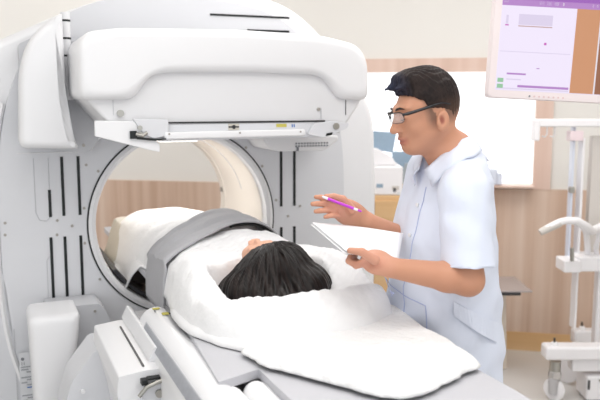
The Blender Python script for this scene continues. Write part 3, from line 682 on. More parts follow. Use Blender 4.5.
def man_sdf(P):
    q = (P - HO) @ RH
    e = lambda c, r: ell(q, c, r)
    k = e((-.013, 0, .022), (.093, .076, .086)); k = smin(k, e((.028, 0, -.025), (.062, .058, .083)), .03)
    q0 = q; q = q - np.array([0, 0, .023]); e = lambda c, r: ell(q, c, r)
    k = smin(k, e((.071, 0, -.103), (.020, .024, .017)), .028)
    for s in (-1, 1):
        k = smin(k, cone(q, (.062, s * .016, -.105), (-.012, s * .050, -.070), .013, .016), .028)
        k = smin(k, ell(q, (.060, s * .036, -.042), (.018, .018, .02)), .022)
        k = smin(k, cone(q, (.084, s * .010, .012), (.070, s * .044, .014), .0085, .008), .014)
    k = smin(k, cone(q, (.084, 0, .004), (.106, 0, -.040), .0075, .0105), .014)
    k = smin(k, ell(q, (.108, 0, -.043), (.011, .011, .010)), .008)
    for s in (-1, 1):
        k = smin(k, ell(q, (.096, s * .0125, -.046), (.011, .008, .008)), .006)
        k = ssub(k, ell(q, (.093, s * .031, -.010), (.013, .018, .012)), .010)
        k = smin(k, ell(q, (.074, s * .031, -.011), (.0125, .0145, .0115)), .004)
        k = ssub(k, ell(q, (.106, s * .006, -.055), (.004, .0035, .003)), .003)
        q_ = q0
        # ear
        R_ = np.array([[math.cos(.25), 0, -math.sin(.25)], [0, 1, 0], [math.sin(.25), 0, math.cos(.25)]])
        er = ell(q_, (-.012, s * .080, -.022), (.019, .011, .031), R_)
        er = ssub(er, ell(q_, (-.007, s * .091, -.017), (.010, .0075, .019), R_), .004)
        er = smin(er, ell(q_, (.004, s * .083, -.024), (.004, .005, .007)), .005)
        k = smin(k, er, .006)
    k = smin(k, ell(q, (.090, 0, -.072), (.010, .022, .0065)), .007)
    k = smin(k, ell(q, (.087, 0, -.086), (.010, .019, .0075)), .007)
    k = ssub(k, ell(q, (.101, 0, -.0785), (.010, .021, .0016)), .0025)
    k = smin(k, ell(q, (.083, 0, -.062), (.008, .028, .010)), .01)
    q = q0; nk = cone(P, H(-.024, 0, -.055), NB + np.array([-.022, 0, -.02]), .050, .056); nk = smin(nk, cone(P, H(.01, 0, -.085), NB + np.array([-.04, -.02, -.01]), .036, .045), .03)
    k = smin(k, nk, .022)
    # torso and legs (under the clothes)
    B = lambda a, b, r0, r1: cone(P, a, b, r0, r1)
    d = k
    CH = NB + np.array([.0, 0.01, -.20]); PE = np.array([.45, 2.275, .93])
    for s in (-1, 1):
        d = smin(d, B(CH + tl * s * .05 + [0, 0, .04], PE + tl * s * .05, .075, .075), .05)
        d = smin(d, B(NB + tl * s * .02, (sL if s > 0 else sR) + [0, 0, -.01], .045, .04), .04)
        hip = PE + tl * s * .085; kn = hip + np.array([.0, 0, -.44]) + tf * .02; an = kn + np.array([.0, 0, -.405]) - tf * .03
        d = smin(d, B(hip, kn, .072, .05), .04); d = smin(d, B(kn, an, .050, .036), .02); d = smin(d, B(an + [0, 0, -.035], an + tf * .14 + [0, 0, -.045], .032, .028), .03)
    # arms
    for (a, b, c, m) in ((sL, eL, wL, .01), (sR, eR, wR, -.01)):
        d = smin(d, B(a, b, .050, .042), .03)
        mid = b * .72 + c * .28
        fo = smin(B(b, mid, .042, .041), B(mid, c, .041, .027), .015)
        d = smin(d, fo, .02)
    # palms
    def palm(w_, kk, wid, th, n_):
        ax = kk - w_; L = np.linalg.norm(ax); ax = ax / L; n_ = n_ - ax * (n_ @ ax); n_ /= np.linalg.norm(n_); sd = np.cross(ax, n_)
        R_ = np.stack([ax, sd, n_], 1); return ell(P, (w_ * .42 + kk * .58), (L * .62, wid, th), R_), sd
    pr_, _ = palm(wR, kR, .040, .017, np.array([-.15, -1., .25])); d = smin(d, pr_, .02)
    pl_, _ = palm(wL, kL + np.array([.0, .035, -.01]), .042, .020, np.array([-.1, -.55, .85])); d = smin(d, pl_, .02)
    fr = None
    for (a, b, r0, r1) in FR: c = B(a, b, r0, r1); fr = c if fr is None else smin(fr, c, .003)
    fl = None
    for (a, b, r0, r1) in FL: c = B(a, b, r0, r1); fl = c if fl is None else smin(fl, c, .003)
    d = smin(d, fr, .009); d = smin(d, fl, .009)
    return d
X, F = nets(man_sdf, (.0, 1.80, .0), (.75, 2.52, 1.74), .0032)
q = (X - HO) @ RH
col0 = np.array(srgb((200, 145, 117))); cm_ = np.tile(col0, (len(X), 1))
def mixc(mask, c):
    global cm_
    m = np.clip(mask, 0, 1)[:, None]; cm_ = cm_ * (1 - m) + np.array(srgb(c))[None] * m
lip = np.exp(-((np.abs(q[:, 2] + .056) / .0125) ** 4)) * np.exp(-((q[:, 1] / .025) ** 4)) * (q[:, 0] > .080)
mixc(lip * .75, (178, 102, 92))
fade = np.clip((.035 - q[:, 0]) / .02, 0, 1) * np.clip((q[:, 2] + .045) / .035, 0, 1) * (np.abs(q[:, 1]) < .074)
mixc(fade * .75, (96, 76, 66))
ear_shade = np.clip(1 - np.linalg.norm((q - np.array([-.008, .083, -.018])) / np.array([.011, .008, .019]), axis=1), 0, 1); mixc(ear_shade * 1.6, (150, 88, 74))  # shade of the ear hollow painted into the skin colour
st = np.clip((q[:, 2] + .125) / .02, 0, 1) * np.clip((-.045 - q[:, 2]) / .02, 0, 1) * np.clip((q[:, 0] + .02) / .03, 0, 1); mixc(st * .10, (120, 96, 86))
hand = np.minimum(np.linalg.norm(X - kR, axis=1), np.linalg.norm(X - kL, axis=1)); mixc(np.clip((.09 - hand) / .08, 0, 1) * .35, (232, 170, 156))
ft = X[:, 2] < .9; mixc(ft * .2, (200, 150, 130))
HX, HR = [X], None
man = thing('person', 'man with short dark hair and black glasses in white tunic, holding papers and pen', 'person', (.50, 2.25, 0), I4)
MO = (.50, 2.25, 0)
netobj('body', X, F, M['skin'], man, MO, cm_, smoothit=1)
# hair
def mhair(P):
    q = (P - HO) @ RH
    d = ell(q, (-.013, 0, .036), (.096, .0795, .102))
    qf = ell(q, (.026, 0, .108), (.052, .055, .026), np.array([[.96, 0, -.27], [0, 1, 0], [.27, 0, .96]]))
    d = smin(d, qf, .025)
    d = smin(d, cone(q, (.03, .0, .106), (.102, -.005, .100), .026, .003), .015)
    d = smin(d, cone(q, (.03, .035, .10), (.088, .032, .096), .022, .003), .012)
    # keep only the scalp: cut away face, temples and below the ear line
    d = np.maximum(d, -(q[:, 2] - (.050 - .0 * q[:, 1]) - np.clip((.040 - q[:, 0]) * 3.0, -.0, 1)) ) if False else d
    line = np.interp(q[:, 0], [-.10, -.07, -.047, -.02, .018, .024, .036, .048, .07, .11], [-.085, -.06, -.004, .012, .022, .046, .054, .066, .076, .086])
    cut = line - q[:, 2]
    d = -smin(-d, -cut * .7, .006)
    g = .0016 * np.sin(q[:, 1] * 420 + 60 * q[:, 0] + 5 * np.sin(q[:, 0] * 60)) * (q[:, 2] > .06) + .0012 * vnoise(q, 260, 3)
    return d + g
X, F = nets(mhair, HO - .16, HO + .17, .0026)
q = (X - HO) @ RH
n = .5 + .5 * vnoise(q * np.array([1, 4, 1]), 90, 6)
ct = np.array(srgb((26, 21, 22)))[None] * (1 - n[:, None]) + np.array(srgb((52, 41, 38)))[None] * n[:, None]
sd_ = (np.clip((.045 - q[:, 2]) / .05, 0, 1) * np.clip((.05 - q[:, 0]) / .03, 0, 1))[:, None] * .55
ct = ct * (1 - sd_) + np.array(srgb((104, 80, 68)))[None] * sd_
quiff_backlight = np.clip((q[:, 0] - .045) / .06, 0, 1)[:, None] * .6  # bluish backlight on the quiff, painted into the hair colour
ct = ct * (1 - quiff_backlight) + np.array(srgb((58, 70, 98)))[None] * quiff_backlight
M['mhair'] = attr_mat('short_dark_hair', .6, 0, .18)
hair_bump(M['mhair'], (260, 260, 120))
netobj('hair', X, F, M['mhair'], man, MO, ct)
sp = MB(); RHm = Matrix(RH.tolist())
def Hv(x, y, z): return Vector(H(x, y, z + .022))
# eyebrows, eyes, glasses
eb = MB()
for s in (-1, 1):
    pts = [(.0925, .012, .013), (.0925, .022, .017), (.088, .034, .019), (.079, .045, .014)]
    eb.tube([Hv(a, s * b, c) for a, b, c in pts], [.0022, .0034, .0032, .0012], 6)
    obj('eyebrow', eb, M['strand'], man); eb = MB()
ey = MB()
for s in (-1, 1):
    ey.tube([Hv(.0875, s * .020, -.0145), Hv(.0885, s * .031, -.0165), Hv(.082, s * .043, -.0135)], [.0008, .0013, .0008], 5)
    obj('eyelash', ey, M['strand'], man); ey = MB()
gl = MB(); lens = MB()
def lensloop(s, r=1.0, dx=0.0):
    cx, cz = .031, -.006; P = []
    for k in range(24):
        a = 2 * PI * k / 24; c_, s_ = math.cos(a), math.sin(a)
        y = cx + .027 * r * math.copysign(abs(c_) ** .6, c_); z = cz + .0155 * r * math.copysign(abs(s_) ** .6, s_)
        P.append(Hv(.110 - .42 * max(0, y - .012) + dx, s * y, z))
    return P
gs = tag(thing('spectacles', 'black framed glasses worn by the standing man', 'glasses', tuple(H(.1, 0, -.01)), I4))
for s in (-1, 1):
    lp = lensloop(s); lp2 = lp + [lp[0]]
    top = [p for p in lp2]
    gl.tube(lp2, .0008, 6)
    up = [p for k, p in enumerate(lp) if 0 <= k <= 12]; gl.tube(up, .0016, 6)
    gl.tube([Hv(.092, s * .056, .002), Hv(.082, s * .068, .002), Hv(.05, s * .079, .004), Hv(.0, s * .084, .0065), Hv(-.020, s * .084, .006), Hv(-.045, s * .079, -.004)], [.0034, .0048, .0045, .004, .0032, .0022], 8)
gl.tube([Hv(.109, -.008, -.004), Hv(.1125, 0, -.001), Hv(.109, .008, -.004)], .0016, 6)
obj('frame', gl, M['frame'], gs)
for s in (-1, 1): obj('lens', MB().add(lensloop(s, .97), [tuple(range(24))]), M['glass'], gs, solid=.001)
# tunic
def prof(P):
    z = P[:, 2]
    zs = [.60, .80, .92, 1.05, 1.18, 1.30, 1.37, 1.42, 1.46]
    a = np.interp(z, zs, [.21, .20, .196, .184, .168, .150, .140, .105, .055])
    b = np.interp(z, zs, [.165, .165, .163, .150, .130, .102, .090, .074, .052])
    ccx = np.interp(z, zs, [.45, .45, .445, .440, .447, .458, .460, .456, .450]); ccy = np.interp(z, zs, [2.28, 2.275, 2.27, 2.26, 2.25, 2.245, 2.24, 2.235, 2.235])
    dx = P[:, 0] - ccx; dy = P[:, 1] - ccy
    lf = dx * tf[0] + dy * tf[1]; ll = dx * tl[0] + dy * tl[1]
    k = (np.abs(lf / b) ** 2.2 + np.abs(ll / a) ** 2.2) ** (1 / 2.2)
    return (k - 1) * np.minimum(a, b) * .92, lf, ll
armL = eL * .86 + sL * .14; armR = eR * .80 + sR * .2
def coat(P):
    d, lf, ll = prof(P)
    d = np.maximum(np.maximum(d, .60 - P[:, 2]), P[:, 2] - 1.475); d = smin(d, cone(P, NB + tl * .05 + [-.005, 0, -.05], sL + np.array([0, 0, -.012]), .055, .062), .05)
    d = smin(d, cone(P, NB - tl * .05 + [-.005, 0, -.05], sR + np.array([0, 0, -.012]), .055, .062), .05)
    for (s_, e_, ar) in ((sL, eL, armL), (sR, eR, armR)):
        ax = (ar - s_); L = np.linalg.norm(ax); ax /= L; t = (P - s_) @ ax
        c = cone(P, s_, ar + ax * .06, .064, .078); c = np.maximum(c, t - L)
        d = smin(d, c, .03)
        inn = cone(P, ar - ax * .05, ar + ax * .1, .055, .072); d = ssub(d, inn, .004)
    # neck opening
    d = ssub(d, cone(P, NB + np.array([-.024, 0, .03]), NB + tf * .10 + [0, 0, -.03], .058, .03), .008)
    d = ssub(d, cone(P, NB + tf * .09 + [0, 0, -.0], NB + tf * .17 + [0, 0, -.07], .03, .006), .006)
    # cloth folds
    z = P[:, 2]
    f = .0040 * np.sin(z * 46 + ll * 26 + 2.2 * np.sin(lf * 22)) * np.clip((1.25 - z) / .2, 0, 1) * .7
    f = f + .0035 * np.sin(ll * 60 + z * 14 + 3 * np.sin(z * 9)) * np.clip((1.12 - z) / .2, 0, 1)
    f = f + .004 * vnoise(P, 17, 12) + .0018 * vnoise(P, 42, 13)
    q = P - np.array(sL); f = f + .0035 * np.sin(q @ np.array([40, 10, 55.])) * np.exp(-(np.linalg.norm(P - (sL * .6 + eL * .4), axis=1) / .1) ** 2)
    return d + f
X, F = nets(coat, (.2, 1.90, .56), (.78, 2.56, 1.53), .005)
netobj('tunic', X, F, M['coat'], man, MO, None, smoothit=1)
tun = [o for o in man.children if o.name.startswith('tunic')][0]
# surface helper: push a point out onto the cloth
def on(P, off=.002, d=None):
    P = np.array(P, float); d = np.array(d if d is not None else tf, float)
    P0 = P.copy()
    for _ in range(40):
        s = coat(P[None])[0]; P = P - d * np.clip(s - off, -.02, .02) * .7
    return P if np.linalg.norm(P - P0) < .25 else P0
def line_on(pts, off=.002, d=None, n=14):
    pts = [np.array(p, float) for p in pts]; out = []
    for a, b in zip(pts[:-1], pts[1:]):
        for k in range(n): out.append(on(a + (b - a) * k / n, off, d))
    out.append(on(pts[-1], off, d)); return [tuple(p) for p in out]
cf = lambda z, s=0.: np.array([.445, 2.25, z]) + tf * .13 + tl * s   # rough front line of the chest
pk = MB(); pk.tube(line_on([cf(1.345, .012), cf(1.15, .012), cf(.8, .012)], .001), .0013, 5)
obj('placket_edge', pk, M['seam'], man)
for z in (1.29, 1.20, 1.10): 
    b_ = on(cf(z, -.008), .002); obj('button', MB().cyl(tuple(b_), tuple(b_ + tf * .004), .006, 12), M['shell'], man)
# collar: two lapel wings lying on the shoulders
def wing(s):
    P = []
    inner = [NB + tl * s * .054 + tf * -.020 + [0, 0, .045], NB + tl * s * .057 + tf * .03 + [0, 0, .03], NB + tl * s * .048 + tf * .075 + [0, 0, -.005], NB + tl * s * .016 + tf * .115 + [0, 0, -.055]]
    outer = [NB + tl * s * .080 + tf * -.04 + [0, 0, .005], NB + tl * s * .115 + tf * .01 + [0, 0, -.015], NB + tl * s * .11 + tf * .075 + [0, 0, -.05], NB + tl * s * .055 + tf * .115 + [0, 0, -.095]]
    mb = MB(); n = 12; A = []; 
    for t in np.linspace(0, 3, n):
        i = min(int(t), 2); f = t - i; a = inner[i] * (1 - f) + inner[i + 1] * f; b = outer[i] * (1 - f) + outer[i + 1] * f
        row = []
        for k in range(7):
            u = k / 6; p = a * (1 - u) + b * u; dsf = coat(p[None])[0]
            nrm = tf * .5 + tl * s * .4 + np.array([0, 0, .75]); nrm /= np.linalg.norm(nrm)
            if u > .3 and dsf < .006: p = p + nrm * min(.006 - dsf, .02)
            if u > .8 and dsf > .008: p = p - nrm * (dsf - .008)
            row.append(tuple(p + nrm * .004 * math.sin(u * PI)))
        A.append(row)
    return mb.ring(A, caps=False, closed=False)
obj('collar', wing(1), M['coat'], man, solid=.004); obj('collar', wing(-1), M['coat'], man, solid=.004)
# collar stand at the back of the neck
cs = MB(); R_ = []
for k in range(25):
    a = math.radians(70 + 220 * k / 24); dv = tf * math.cos(a) + tl * math.sin(a)
    c0 = NB + dv * .060 + tf * .006
    R_.append([tuple(c0 + [0, 0, -.03] + dv * .022), tuple(c0 + [0, 0, .0] + dv * .006), tuple(c0 + [0, 0, .012]), tuple(c0 + [0, 0, .010] + dv * .006), tuple(c0 + [0, 0, -.01] + dv * .030), tuple(c0 + [0, 0, -.03] + dv * .045)])
obj('collar_stand', cs.ring(R_, caps=False, closed=False), M['coat'], man, solid=.003)
# sleeve hem, pockets, back belt flap
def hem(ar, s_, r):
    ax = ar - s_; ax = ax / np.linalg.norm(ax); a = np.cross(ax, [0, 1, 0]); a /= np.linalg.norm(a); b = np.cross(ax, a)
    return MB().tube([tuple(ar + ax * -.004 + (a * math.cos(t) + b * math.sin(t)) * r) for t in np.linspace(0, 2 * PI, 40)], .0028, 6)
obj('sleeve_hem', hem(armL, sL, .0745), M['coat'], man)
side = tf * .15 + tl * .9; side = side / np.linalg.norm(side)
fs_ = tf * .75 + tl * .6; fs_ = fs_ / np.linalg.norm(fs_)
def p3(x, y, Y=2.12): return at(x, y, Y)
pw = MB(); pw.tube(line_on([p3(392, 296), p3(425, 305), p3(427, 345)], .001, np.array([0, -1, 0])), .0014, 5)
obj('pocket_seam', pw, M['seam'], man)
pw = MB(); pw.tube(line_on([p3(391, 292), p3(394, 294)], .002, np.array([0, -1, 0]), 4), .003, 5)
obj('pocket_mark', pw, M['seam'], man)
fl_ = MB(); A = []
for k in range(15):
    t = k / 14; top = on(p3(450 + 46 * t, 297 + 23 * t, 2.12 + .05 * t), .002, np.array([0, -1, 0])); bot = on(p3(451 + 42 * t, 312 + 26 * t, 2.12 + .05 * t), .005, np.array([0, -1, 0]))
    A.append([tuple(top), tuple(bot)])
obj('side_flap', fl_.ring(A, caps=False, closed=False), M['coat'], man, solid=.003, smooth=False)
# trousers and shoes
PE = np.array([.45, 2.275, .93])
def trou(P):
    d = cone(P, PE + tl * .05 + [0, 0, .02], PE - tl * .05 + [0, 0, .02], .12, .12)
    for s in (-1, 1):
        hip = PE + tl * s * .085; kn = hip + np.array([.0, 0, -.44]) + tf * .02; an = kn + np.array([.0, 0, -.39]) - tf * .03
        d = smin(d, cone(P, hip, kn, .098, .078), .03); d = smin(d, cone(P, kn, an, .077, .066), .03)
    d = np.maximum(d, .055 - P[:, 2]); d = np.maximum(d, P[:, 2] - .99)
    return d + .003 * vnoise(P, 25, 3)
X, F = nets(trou, (.25, 1.98, .03), (.75, 2.52, 1.02), .009)
netobj('trousers', X, F, M['trousers'], man, MO, None)
for s in (-1, 1):
    hip = PE + tl * s * .085; an = hip + np.array([0, 0, -.845]) - tf * .01
    def shoe(P):
        d = cone(P, an + [0, 0, -.035], an + tf * .15 + [0, 0, -.045], .045, .038); d = smin(d, cone(P, an + [0, 0, -.03], an + [0, 0, .02], .046, .044), .02); return np.maximum(d, .004 - P[:, 2])
    X, F = nets(shoe, an - np.array([.25, .25, .1]), an + np.array([.25, .25, .1]), .007)
    netobj('shoe', X, F, M['shoe'], man, MO, None)
# papers in the left hand, pen in the right
Pa, Pb, Pd = at(312, 222, 2.13), at(403, 233, 2.24), at(346, 250.5, 1.945); Pc = at(398, 262, 2.04)
for kk in range(2):
    A = []
    for i in range(17):
        s = i / 16; row = []
        for j in range(13):
            t = j / 12; p = Pa * (1 - s) * (1 - t) + Pb * s * (1 - t) + Pd * (1 - s) * t + Pc * s * t
            p = p + np.array([0, 0, .004 * math.sin(s * PI) - .006 * kk * (1 - .5 * s) - .0012])
            if kk: p = p + np.array([-.004, -.002, 0])
            row.append(tuple(p))
        A.append(row)
    mb = MB().ring(A, caps=False, closed=False); mb.org = tuple(Pd)
    o = obj('paper_sheet', mb, M['paper'], None, I4, solid=.0012)
    tag(o, ['upper sheet of white paper held flat in the man\'s near hand', 'lower sheet of white paper just under the top one in the man\'s hand'][kk], 'paper', 'papers in the man\'s hand')
p0, p1 = at(322, 196.5, 2.155), at(361.5, 211.5, 2.165)
ax = lambda t: tuple(p0 * (1 - t) + p1 * t)
pn = thing('ballpoint_pen', 'purple and white ballpoint pen held in the man\'s raised hand', 'pen', tuple(p0), I4)
obj('barrel', MB().tube([ax(.14), ax(.5), ax(.80)], .0042, 14), M['purple'], pn)
obj('grip', MB().tube([ax(0), ax(.03), ax(.14)], [.0012, .0035, .0042], 14), M['penw'], pn)
obj('collar_ring', MB().tube([ax(.80), ax(.90)], .0036, 14), M['penw'], pn)
obj('button', MB().tube([ax(.90), ax(.98), ax(1.0)], [.0032, .003, .002], 14), M['purple'], pn)
# ============================================================ hanging monitor (top right)
mY = 2.6
a_, b_ = at(487, 97.5, mY), at(628, 105, mY)
ex = (b_ - a_); W_ = np.linalg.norm(ex); ex /= W_; ez = np.array([-ex[2], 0, ex[0]]); ey_ = np.array([0, 1, 0])
MM = Matrix(((ex[0], ey_[0], ez[0], a_[0]), (ex[1], ey_[1], ez[1], a_[1]), (ex[2], ey_[2], ez[2], a_[2]), (0, 0, 0, 1)))
mo = thing('wall_monitor', 'white framed screen hanging at top right, purple bar and orange panel', 'monitor', (0, 0, 0), MM)
HH = .40
obj('bezel', rloft(rrect([(0, 0), (W_, 0), (W_, HH), (0, HH)], .012, 4), 0, .045, .006), M['monw'], mo)
obj('back_shell', MB().box(.08, W_ - .08, .04, .075, .06, HH - .06), M['monw'], mo, bevel=.012)
def em(name, col, e):
    m = mat(name, col, .4, emit=e); m.node_tree.nodes['Principled BSDF'].inputs['Base Color'].default_value = (.02, .02, .025, 1); return m
SCR = {k: em('screen_' + k, c, e) for k, (c, e) in dict(lilac=((240, 230, 250), .86), purple=((170, 110, 200), .72), purple2=((196, 140, 216), .7), orange=((214, 150, 104), .78), brown=((172, 108, 66), .62), green=((170, 226, 180), .62), pale=((226, 214, 240), .80), line=((214, 170, 160), .62), mag=((214, 90, 200), .72), white=((250, 244, 252), .72)).items()}
sc = obj('screen', MB().box(.025, W_ - .025, -.0012, .002, .028, HH - .02), SCR['lilac'], mo, smooth=False)
def sp_(x0, x1, z0, z1, k, y=-.0022): obj('screen_area', MB().box(x0, x1, y, -.001, z0, z1), SCR[k], sc, smooth=False)
zb = HH - .02
k_ = FPX / mY
sp_(.025, W_ - .025, .312, zb, 'purple2'); sp_(.025, W_ - .025, .332, zb, 'purple')
sp_(.28, .36, .030, .312, 'orange'); sp_(.365, W_ - .027, .030, .312, 'brown'); sp_(.36, .365, .03, .312, 'white', -.0028)
sp_(.027, .275, .033, .037, 'pale', -.0028); sp_(.10, .275, .040, .048, 'purple2', -.0026)
for x, z in ((.030, .035), (.030, .055)): sp_(x, x + .02, z, z + .014, 'green', -.003)
sp_(.085, .20, .244, .247, 'line'); sp_(.085, .20, .250, .285, 'pale'); sp_(.04, .052, .245, .249, 'mag'); sp_(.042, .05, .25, .28, 'pale')
sp_(.178, .186, .186, .194, 'mag'); sp_(.03, .27, .158, .1605, 'pale'); sp_(.06, .125, .082, .088, 'purple2'); sp_(.06, .11, .064, .068, 'pale'); sp_(.16, .17, .105, .108, 'purple2')
for x in (.15, .175, .2): sp_(x, x + .016, .318, .33, 'pale')
for x in (.21, .23, .33, .345): sp_(x, x + .004, .319, .329, 'white')
sp_(.03, .045, .321, .327, 'white')
for k in range(8): obj('bezel_button', MB().cyl((.145 + k * .0165, -.002, .012), (.145 + k * .0165, .002, .012), .0032, 10), (M['ink'] if k == 0 else mat('faint_pink_print', (226, 200, 200), .5)), mo)
obj('ceiling_arm', MB().tube([(W_ / 2, .06, .2), (W_ / 2, .14, .3), (W_ / 2, .14, 1.26)], .022), M['monw'], mo)
# ============================================================ wheeled equipment stand (right edge)
SY = 3.95
def A(x, y, Y=SY): return tuple(at(x, y, Y))
st_ = thing('equipment_stand', 'white wheeled stand with curved handle and clear casters at right edge', 'medical stand', tuple(at(585, 372, 3.95)[:2]) + (0,), I4)
def bx(name, x0, x1, y0, y1, Y, dY, m, bev=.006, par=st_, z0=None):
    p, q = at(x0, y1, Y), at(x1, y0, Y); zlo = p[2] if z0 is None else z0
    return obj(name, MB().box(p[0], q[0], Y, Y + dY, zlo, q[2]), m, par, I4, bevel=bev)
bx('top_bar', 534, 640, 119, 127, SY - .03, .06, M['std'], .008)
bx('bar_end', 534, 541, 119, 141, SY - .035, .07, M['std'], .008)
for x in (547, 555): obj('bar_hook', MB().tube([A(x, 127), A(x, 134), A(x - 2, 137), A(x - 5, 136)], .004, 8), M['std'], st_)
bx('mast_edge', 569.5, 574, 127, 268, SY, .05, M['stdb'], .004)
bx('mast', 574, 586, 138, 330, SY - .02, .08, M['std'], .02)
bx('mast_panel', 586, 606, 136, 268, SY + .02, .05, M['stdg'], .004)
bx('mast_cap', 570, 584, 131, 141, SY - .025, .06, mat('faint_pink_plastic', (234, 216, 220), .5, noise=.02), .004)
bx('carriage_latch', 570, 575, 187, 193, SY - .02, .03, M['steel'], .003)
bx('rear_post', 594, 604, 268, 352, SY + .02, .06, M['std'], .01)
# curved handle
obj('handle', MB().tube([A(541, 232, 3.7), A(548, 228, 3.7), A(560, 222, 3.7), A(566, 220.5, 3.7), A(577, 221, 3.7), A(586, 227, 3.75), A(592, 231, 3.8), A(600, 227, 3.85), A(612, 222, 3.9)], [.017, .018, .018, .018, .02, .024, .022, .02, .02], 14), M['std'], st_)
obj('handle_strut', MB().tube([A(580, 222, 3.72), A(586, 232, 3.8), A(588, 250, 3.9), A(584, 268, 3.93)], .016, 12), M['std'], st_)
obj('handle_strut', MB().tube([A(600, 230, 3.84), A(596, 248, 3.9), A(600, 268, 3.95)], .014, 12), M['std'], st_)
obj('handle_grip', MB().tube([A(540, 232.5, 3.7), A(546, 229.5, 3.7), A(560, 223, 3.7)], [.017, .0195, .019], 14), M['stdg'], st_)
cl_ = bx('clamp', 564, 582, 261, 273, 3.82, .14, M['std'], .008)
bx('carriage', 578, 606, 257, 272, 3.84, .16, M['std'], .01)
obj('clamp_pin', MB().cyl(A(572, 261, 3.8), A(572, 248, 3.8), .010, 12), M['steel'], st_)
# base: low beams, knobs, wheel and clear casters
bx('base_beam', 546, 612, 347.5, 361, 3.80, .10, M['std'], .015)
bx('base_gusset', 572, 612, 357, 372, 3.84, .08, M['std'], .01)
bx('rear_beam', 574, 612, 331, 345, 4.35, .08, M['std'], .015)
for (x, y, Y) in ((554.5, 342, 3.84), (582, 326, 4.38)):
    kn = obj('leveling_knob', MB().tube([A(x, y + 8, Y), A(x, y + 2, Y), A(x, y, Y)], [.026, .022, .014], 14), M['std'], st_)
    obj('knob_tip', MB().cyl(A(x, y, Y), A(x, y - 4, Y), .0065, 10), M['bronze'], kn)
def wheel(c, r, wd, m, name, ang=0.):
    d = np.array([math.cos(ang), math.sin(ang), 0]); c = np.array(c); return obj(name, MB().tube([tuple(c - d * wd / 2), tuple(c - d * wd * .35), tuple(c + d * wd * .35), tuple(c + d * wd / 2)], [r * .85, r, r, r * .85], 28), m, st_)
wheel((at(566, 348, 4.12)[0], 4.12, .105), .105, .03, M['std'], 'large_wheel', .5)
wheel((at(568, 348, 4.12)[0], 4.12, .105), .075, .036, M['stdg'], 'wheel_hub', .5)
wx = at(554.5, 380, 3.86)[0]
obj('caster_stem', MB().cyl((wx, 3.86, .22), (wx, 3.86, .165), .03, 18), M['steel'], st_)
obj('caster_guard', MB().tube([(wx, 3.86, .165), (wx, 3.86, .15), (wx, 3.86, .035), (wx, 3.86, .03)], [.03, .034, .03, .02], 18), M['clear'], st_)
wheel((wx, 3.86, .06), .06, .024, M['std'], 'caster_wheel', .7)
bw = at(592, 385, 3.9)
obj('foot_box', MB().box(bw[0] - .06, bw[0] + .14, 3.82, 3.98, .012, .145), M['std'], st_, bevel=.012)
obj('foot_slot', MB().box(bw[0] - .055, bw[0] - .045, 3.814, 3.822, .075, .125), M['dark'], st_, smooth=False)
obj('foot_latch', MB().tube([(bw[0] + .0, 3.81, .13), (bw[0] + .03, 3.81, .115), (bw[0] + .06, 3.81, .13)], .006, 8), M['steel'], st_)
# ============================================================ small glass side table behind the man
t0 = at(505, 283, 4.3)
sd = thing('side_table', 'small glass topped side table with pale leg behind the man', 'table', (t0[0], 4.3, 0), I4)
zt = at(505, 283, 4.3)[2]
obj('tabletop', MB().box(at(470, 283, 4.3)[0], at(522, 283, 4.3)[0], 4.1, 4.45, zt - .006, zt + .004), mat('smoked_glass', (170, 160, 158), .15, noise=.02), sd, bevel=.003)
obj('edge_rim', MB().tube([(at(470, 283, 4.3)[0], 4.10, zt - .014), (at(520, 283, 4.1)[0], 4.10, zt - .014), (at(522, 283, 4.3)[0], 4.45, zt - .012)], .009, 8), M['dark'], sd)
for x, Y in ((497, 4.32), (474, 4.32)):
    p = at(x, 300, Y); obj('leg', MB().prism([(p[0] + .03, 0), (p[0] + .075, 0), (p[0] + .05, zt - .006), (p[0] - .02, zt - .006)], Y, Y + .05), mat('beige_enamel', (222, 210, 196), .5, noise=.02), sd, bevel=.006)
# ============================================================ cabinet and equipment beneath the window
cb = at(376, 222, 4.3); cx0, cx1 = at(345, 200, 4.3)[0], at(404, 200, 4.3)[0]; cz1 = at(390, 196, 4.3)[2]
ca = thing('low_cabinet', 'low honey wood cabinet under the window, seen between scanner and man', 'cabinet', ((cx0 + cx1) / 2, 4.5, 0), I4)
obj('carcass', MB().box(cx0, cx1, 4.32, 4.72, .06, cz1), M['honey'], ca, bevel=.004)
obj('door', MB().box(cx0 + .01, (cx0 + cx1) / 2 - .003, 4.30, 4.32, .08, cz1 - .03), M['honey'], ca, bevel=.003)
obj('door', MB().box((cx0 + cx1) / 2 + .003, cx1 - .01, 4.30, 4.32, .08, cz1 - .03), M['honey'], ca, bevel=.003)
obj('plinth', MB().box(cx0 + .02, cx1 - .02, 4.35, 4.70, 0, .06), M['bronze'], ca)
zb1 = at(390, 167, 4.3)[2]; bxl = at(370, 180, 4.3)[0]
bo = MB().box(bxl, cx1 - .004, 4.33, 4.68, cz1, zb1); bo.org = (bxl, 4.33, cz1)
bo = obj('equipment_box', bo, M['std'], None, I4, bevel=.01); tag(bo, 'white equipment box with small printed labels standing on the honey wood cabinet', 'box')
def onbox(x0, x1, y0, y1, m):
    p, q = at(x0, y1, 4.33), at(x1, y0, 4.33); obj('box_label', MB().box(p[0], q[0], 4.327, 4.3305, p[2], q[2]), m, bo, I4, smooth=False)
bo['_org'] = (bxl, 4.33, cz1)
onbox(376.5, 383, 184, 187.5, M['bluegrey']); onbox(392, 399, 186, 190, M['stdg']); onbox(393, 396, 188, 192, M['ink']); onbox(397, 400.5, 192, 195, M['label'])
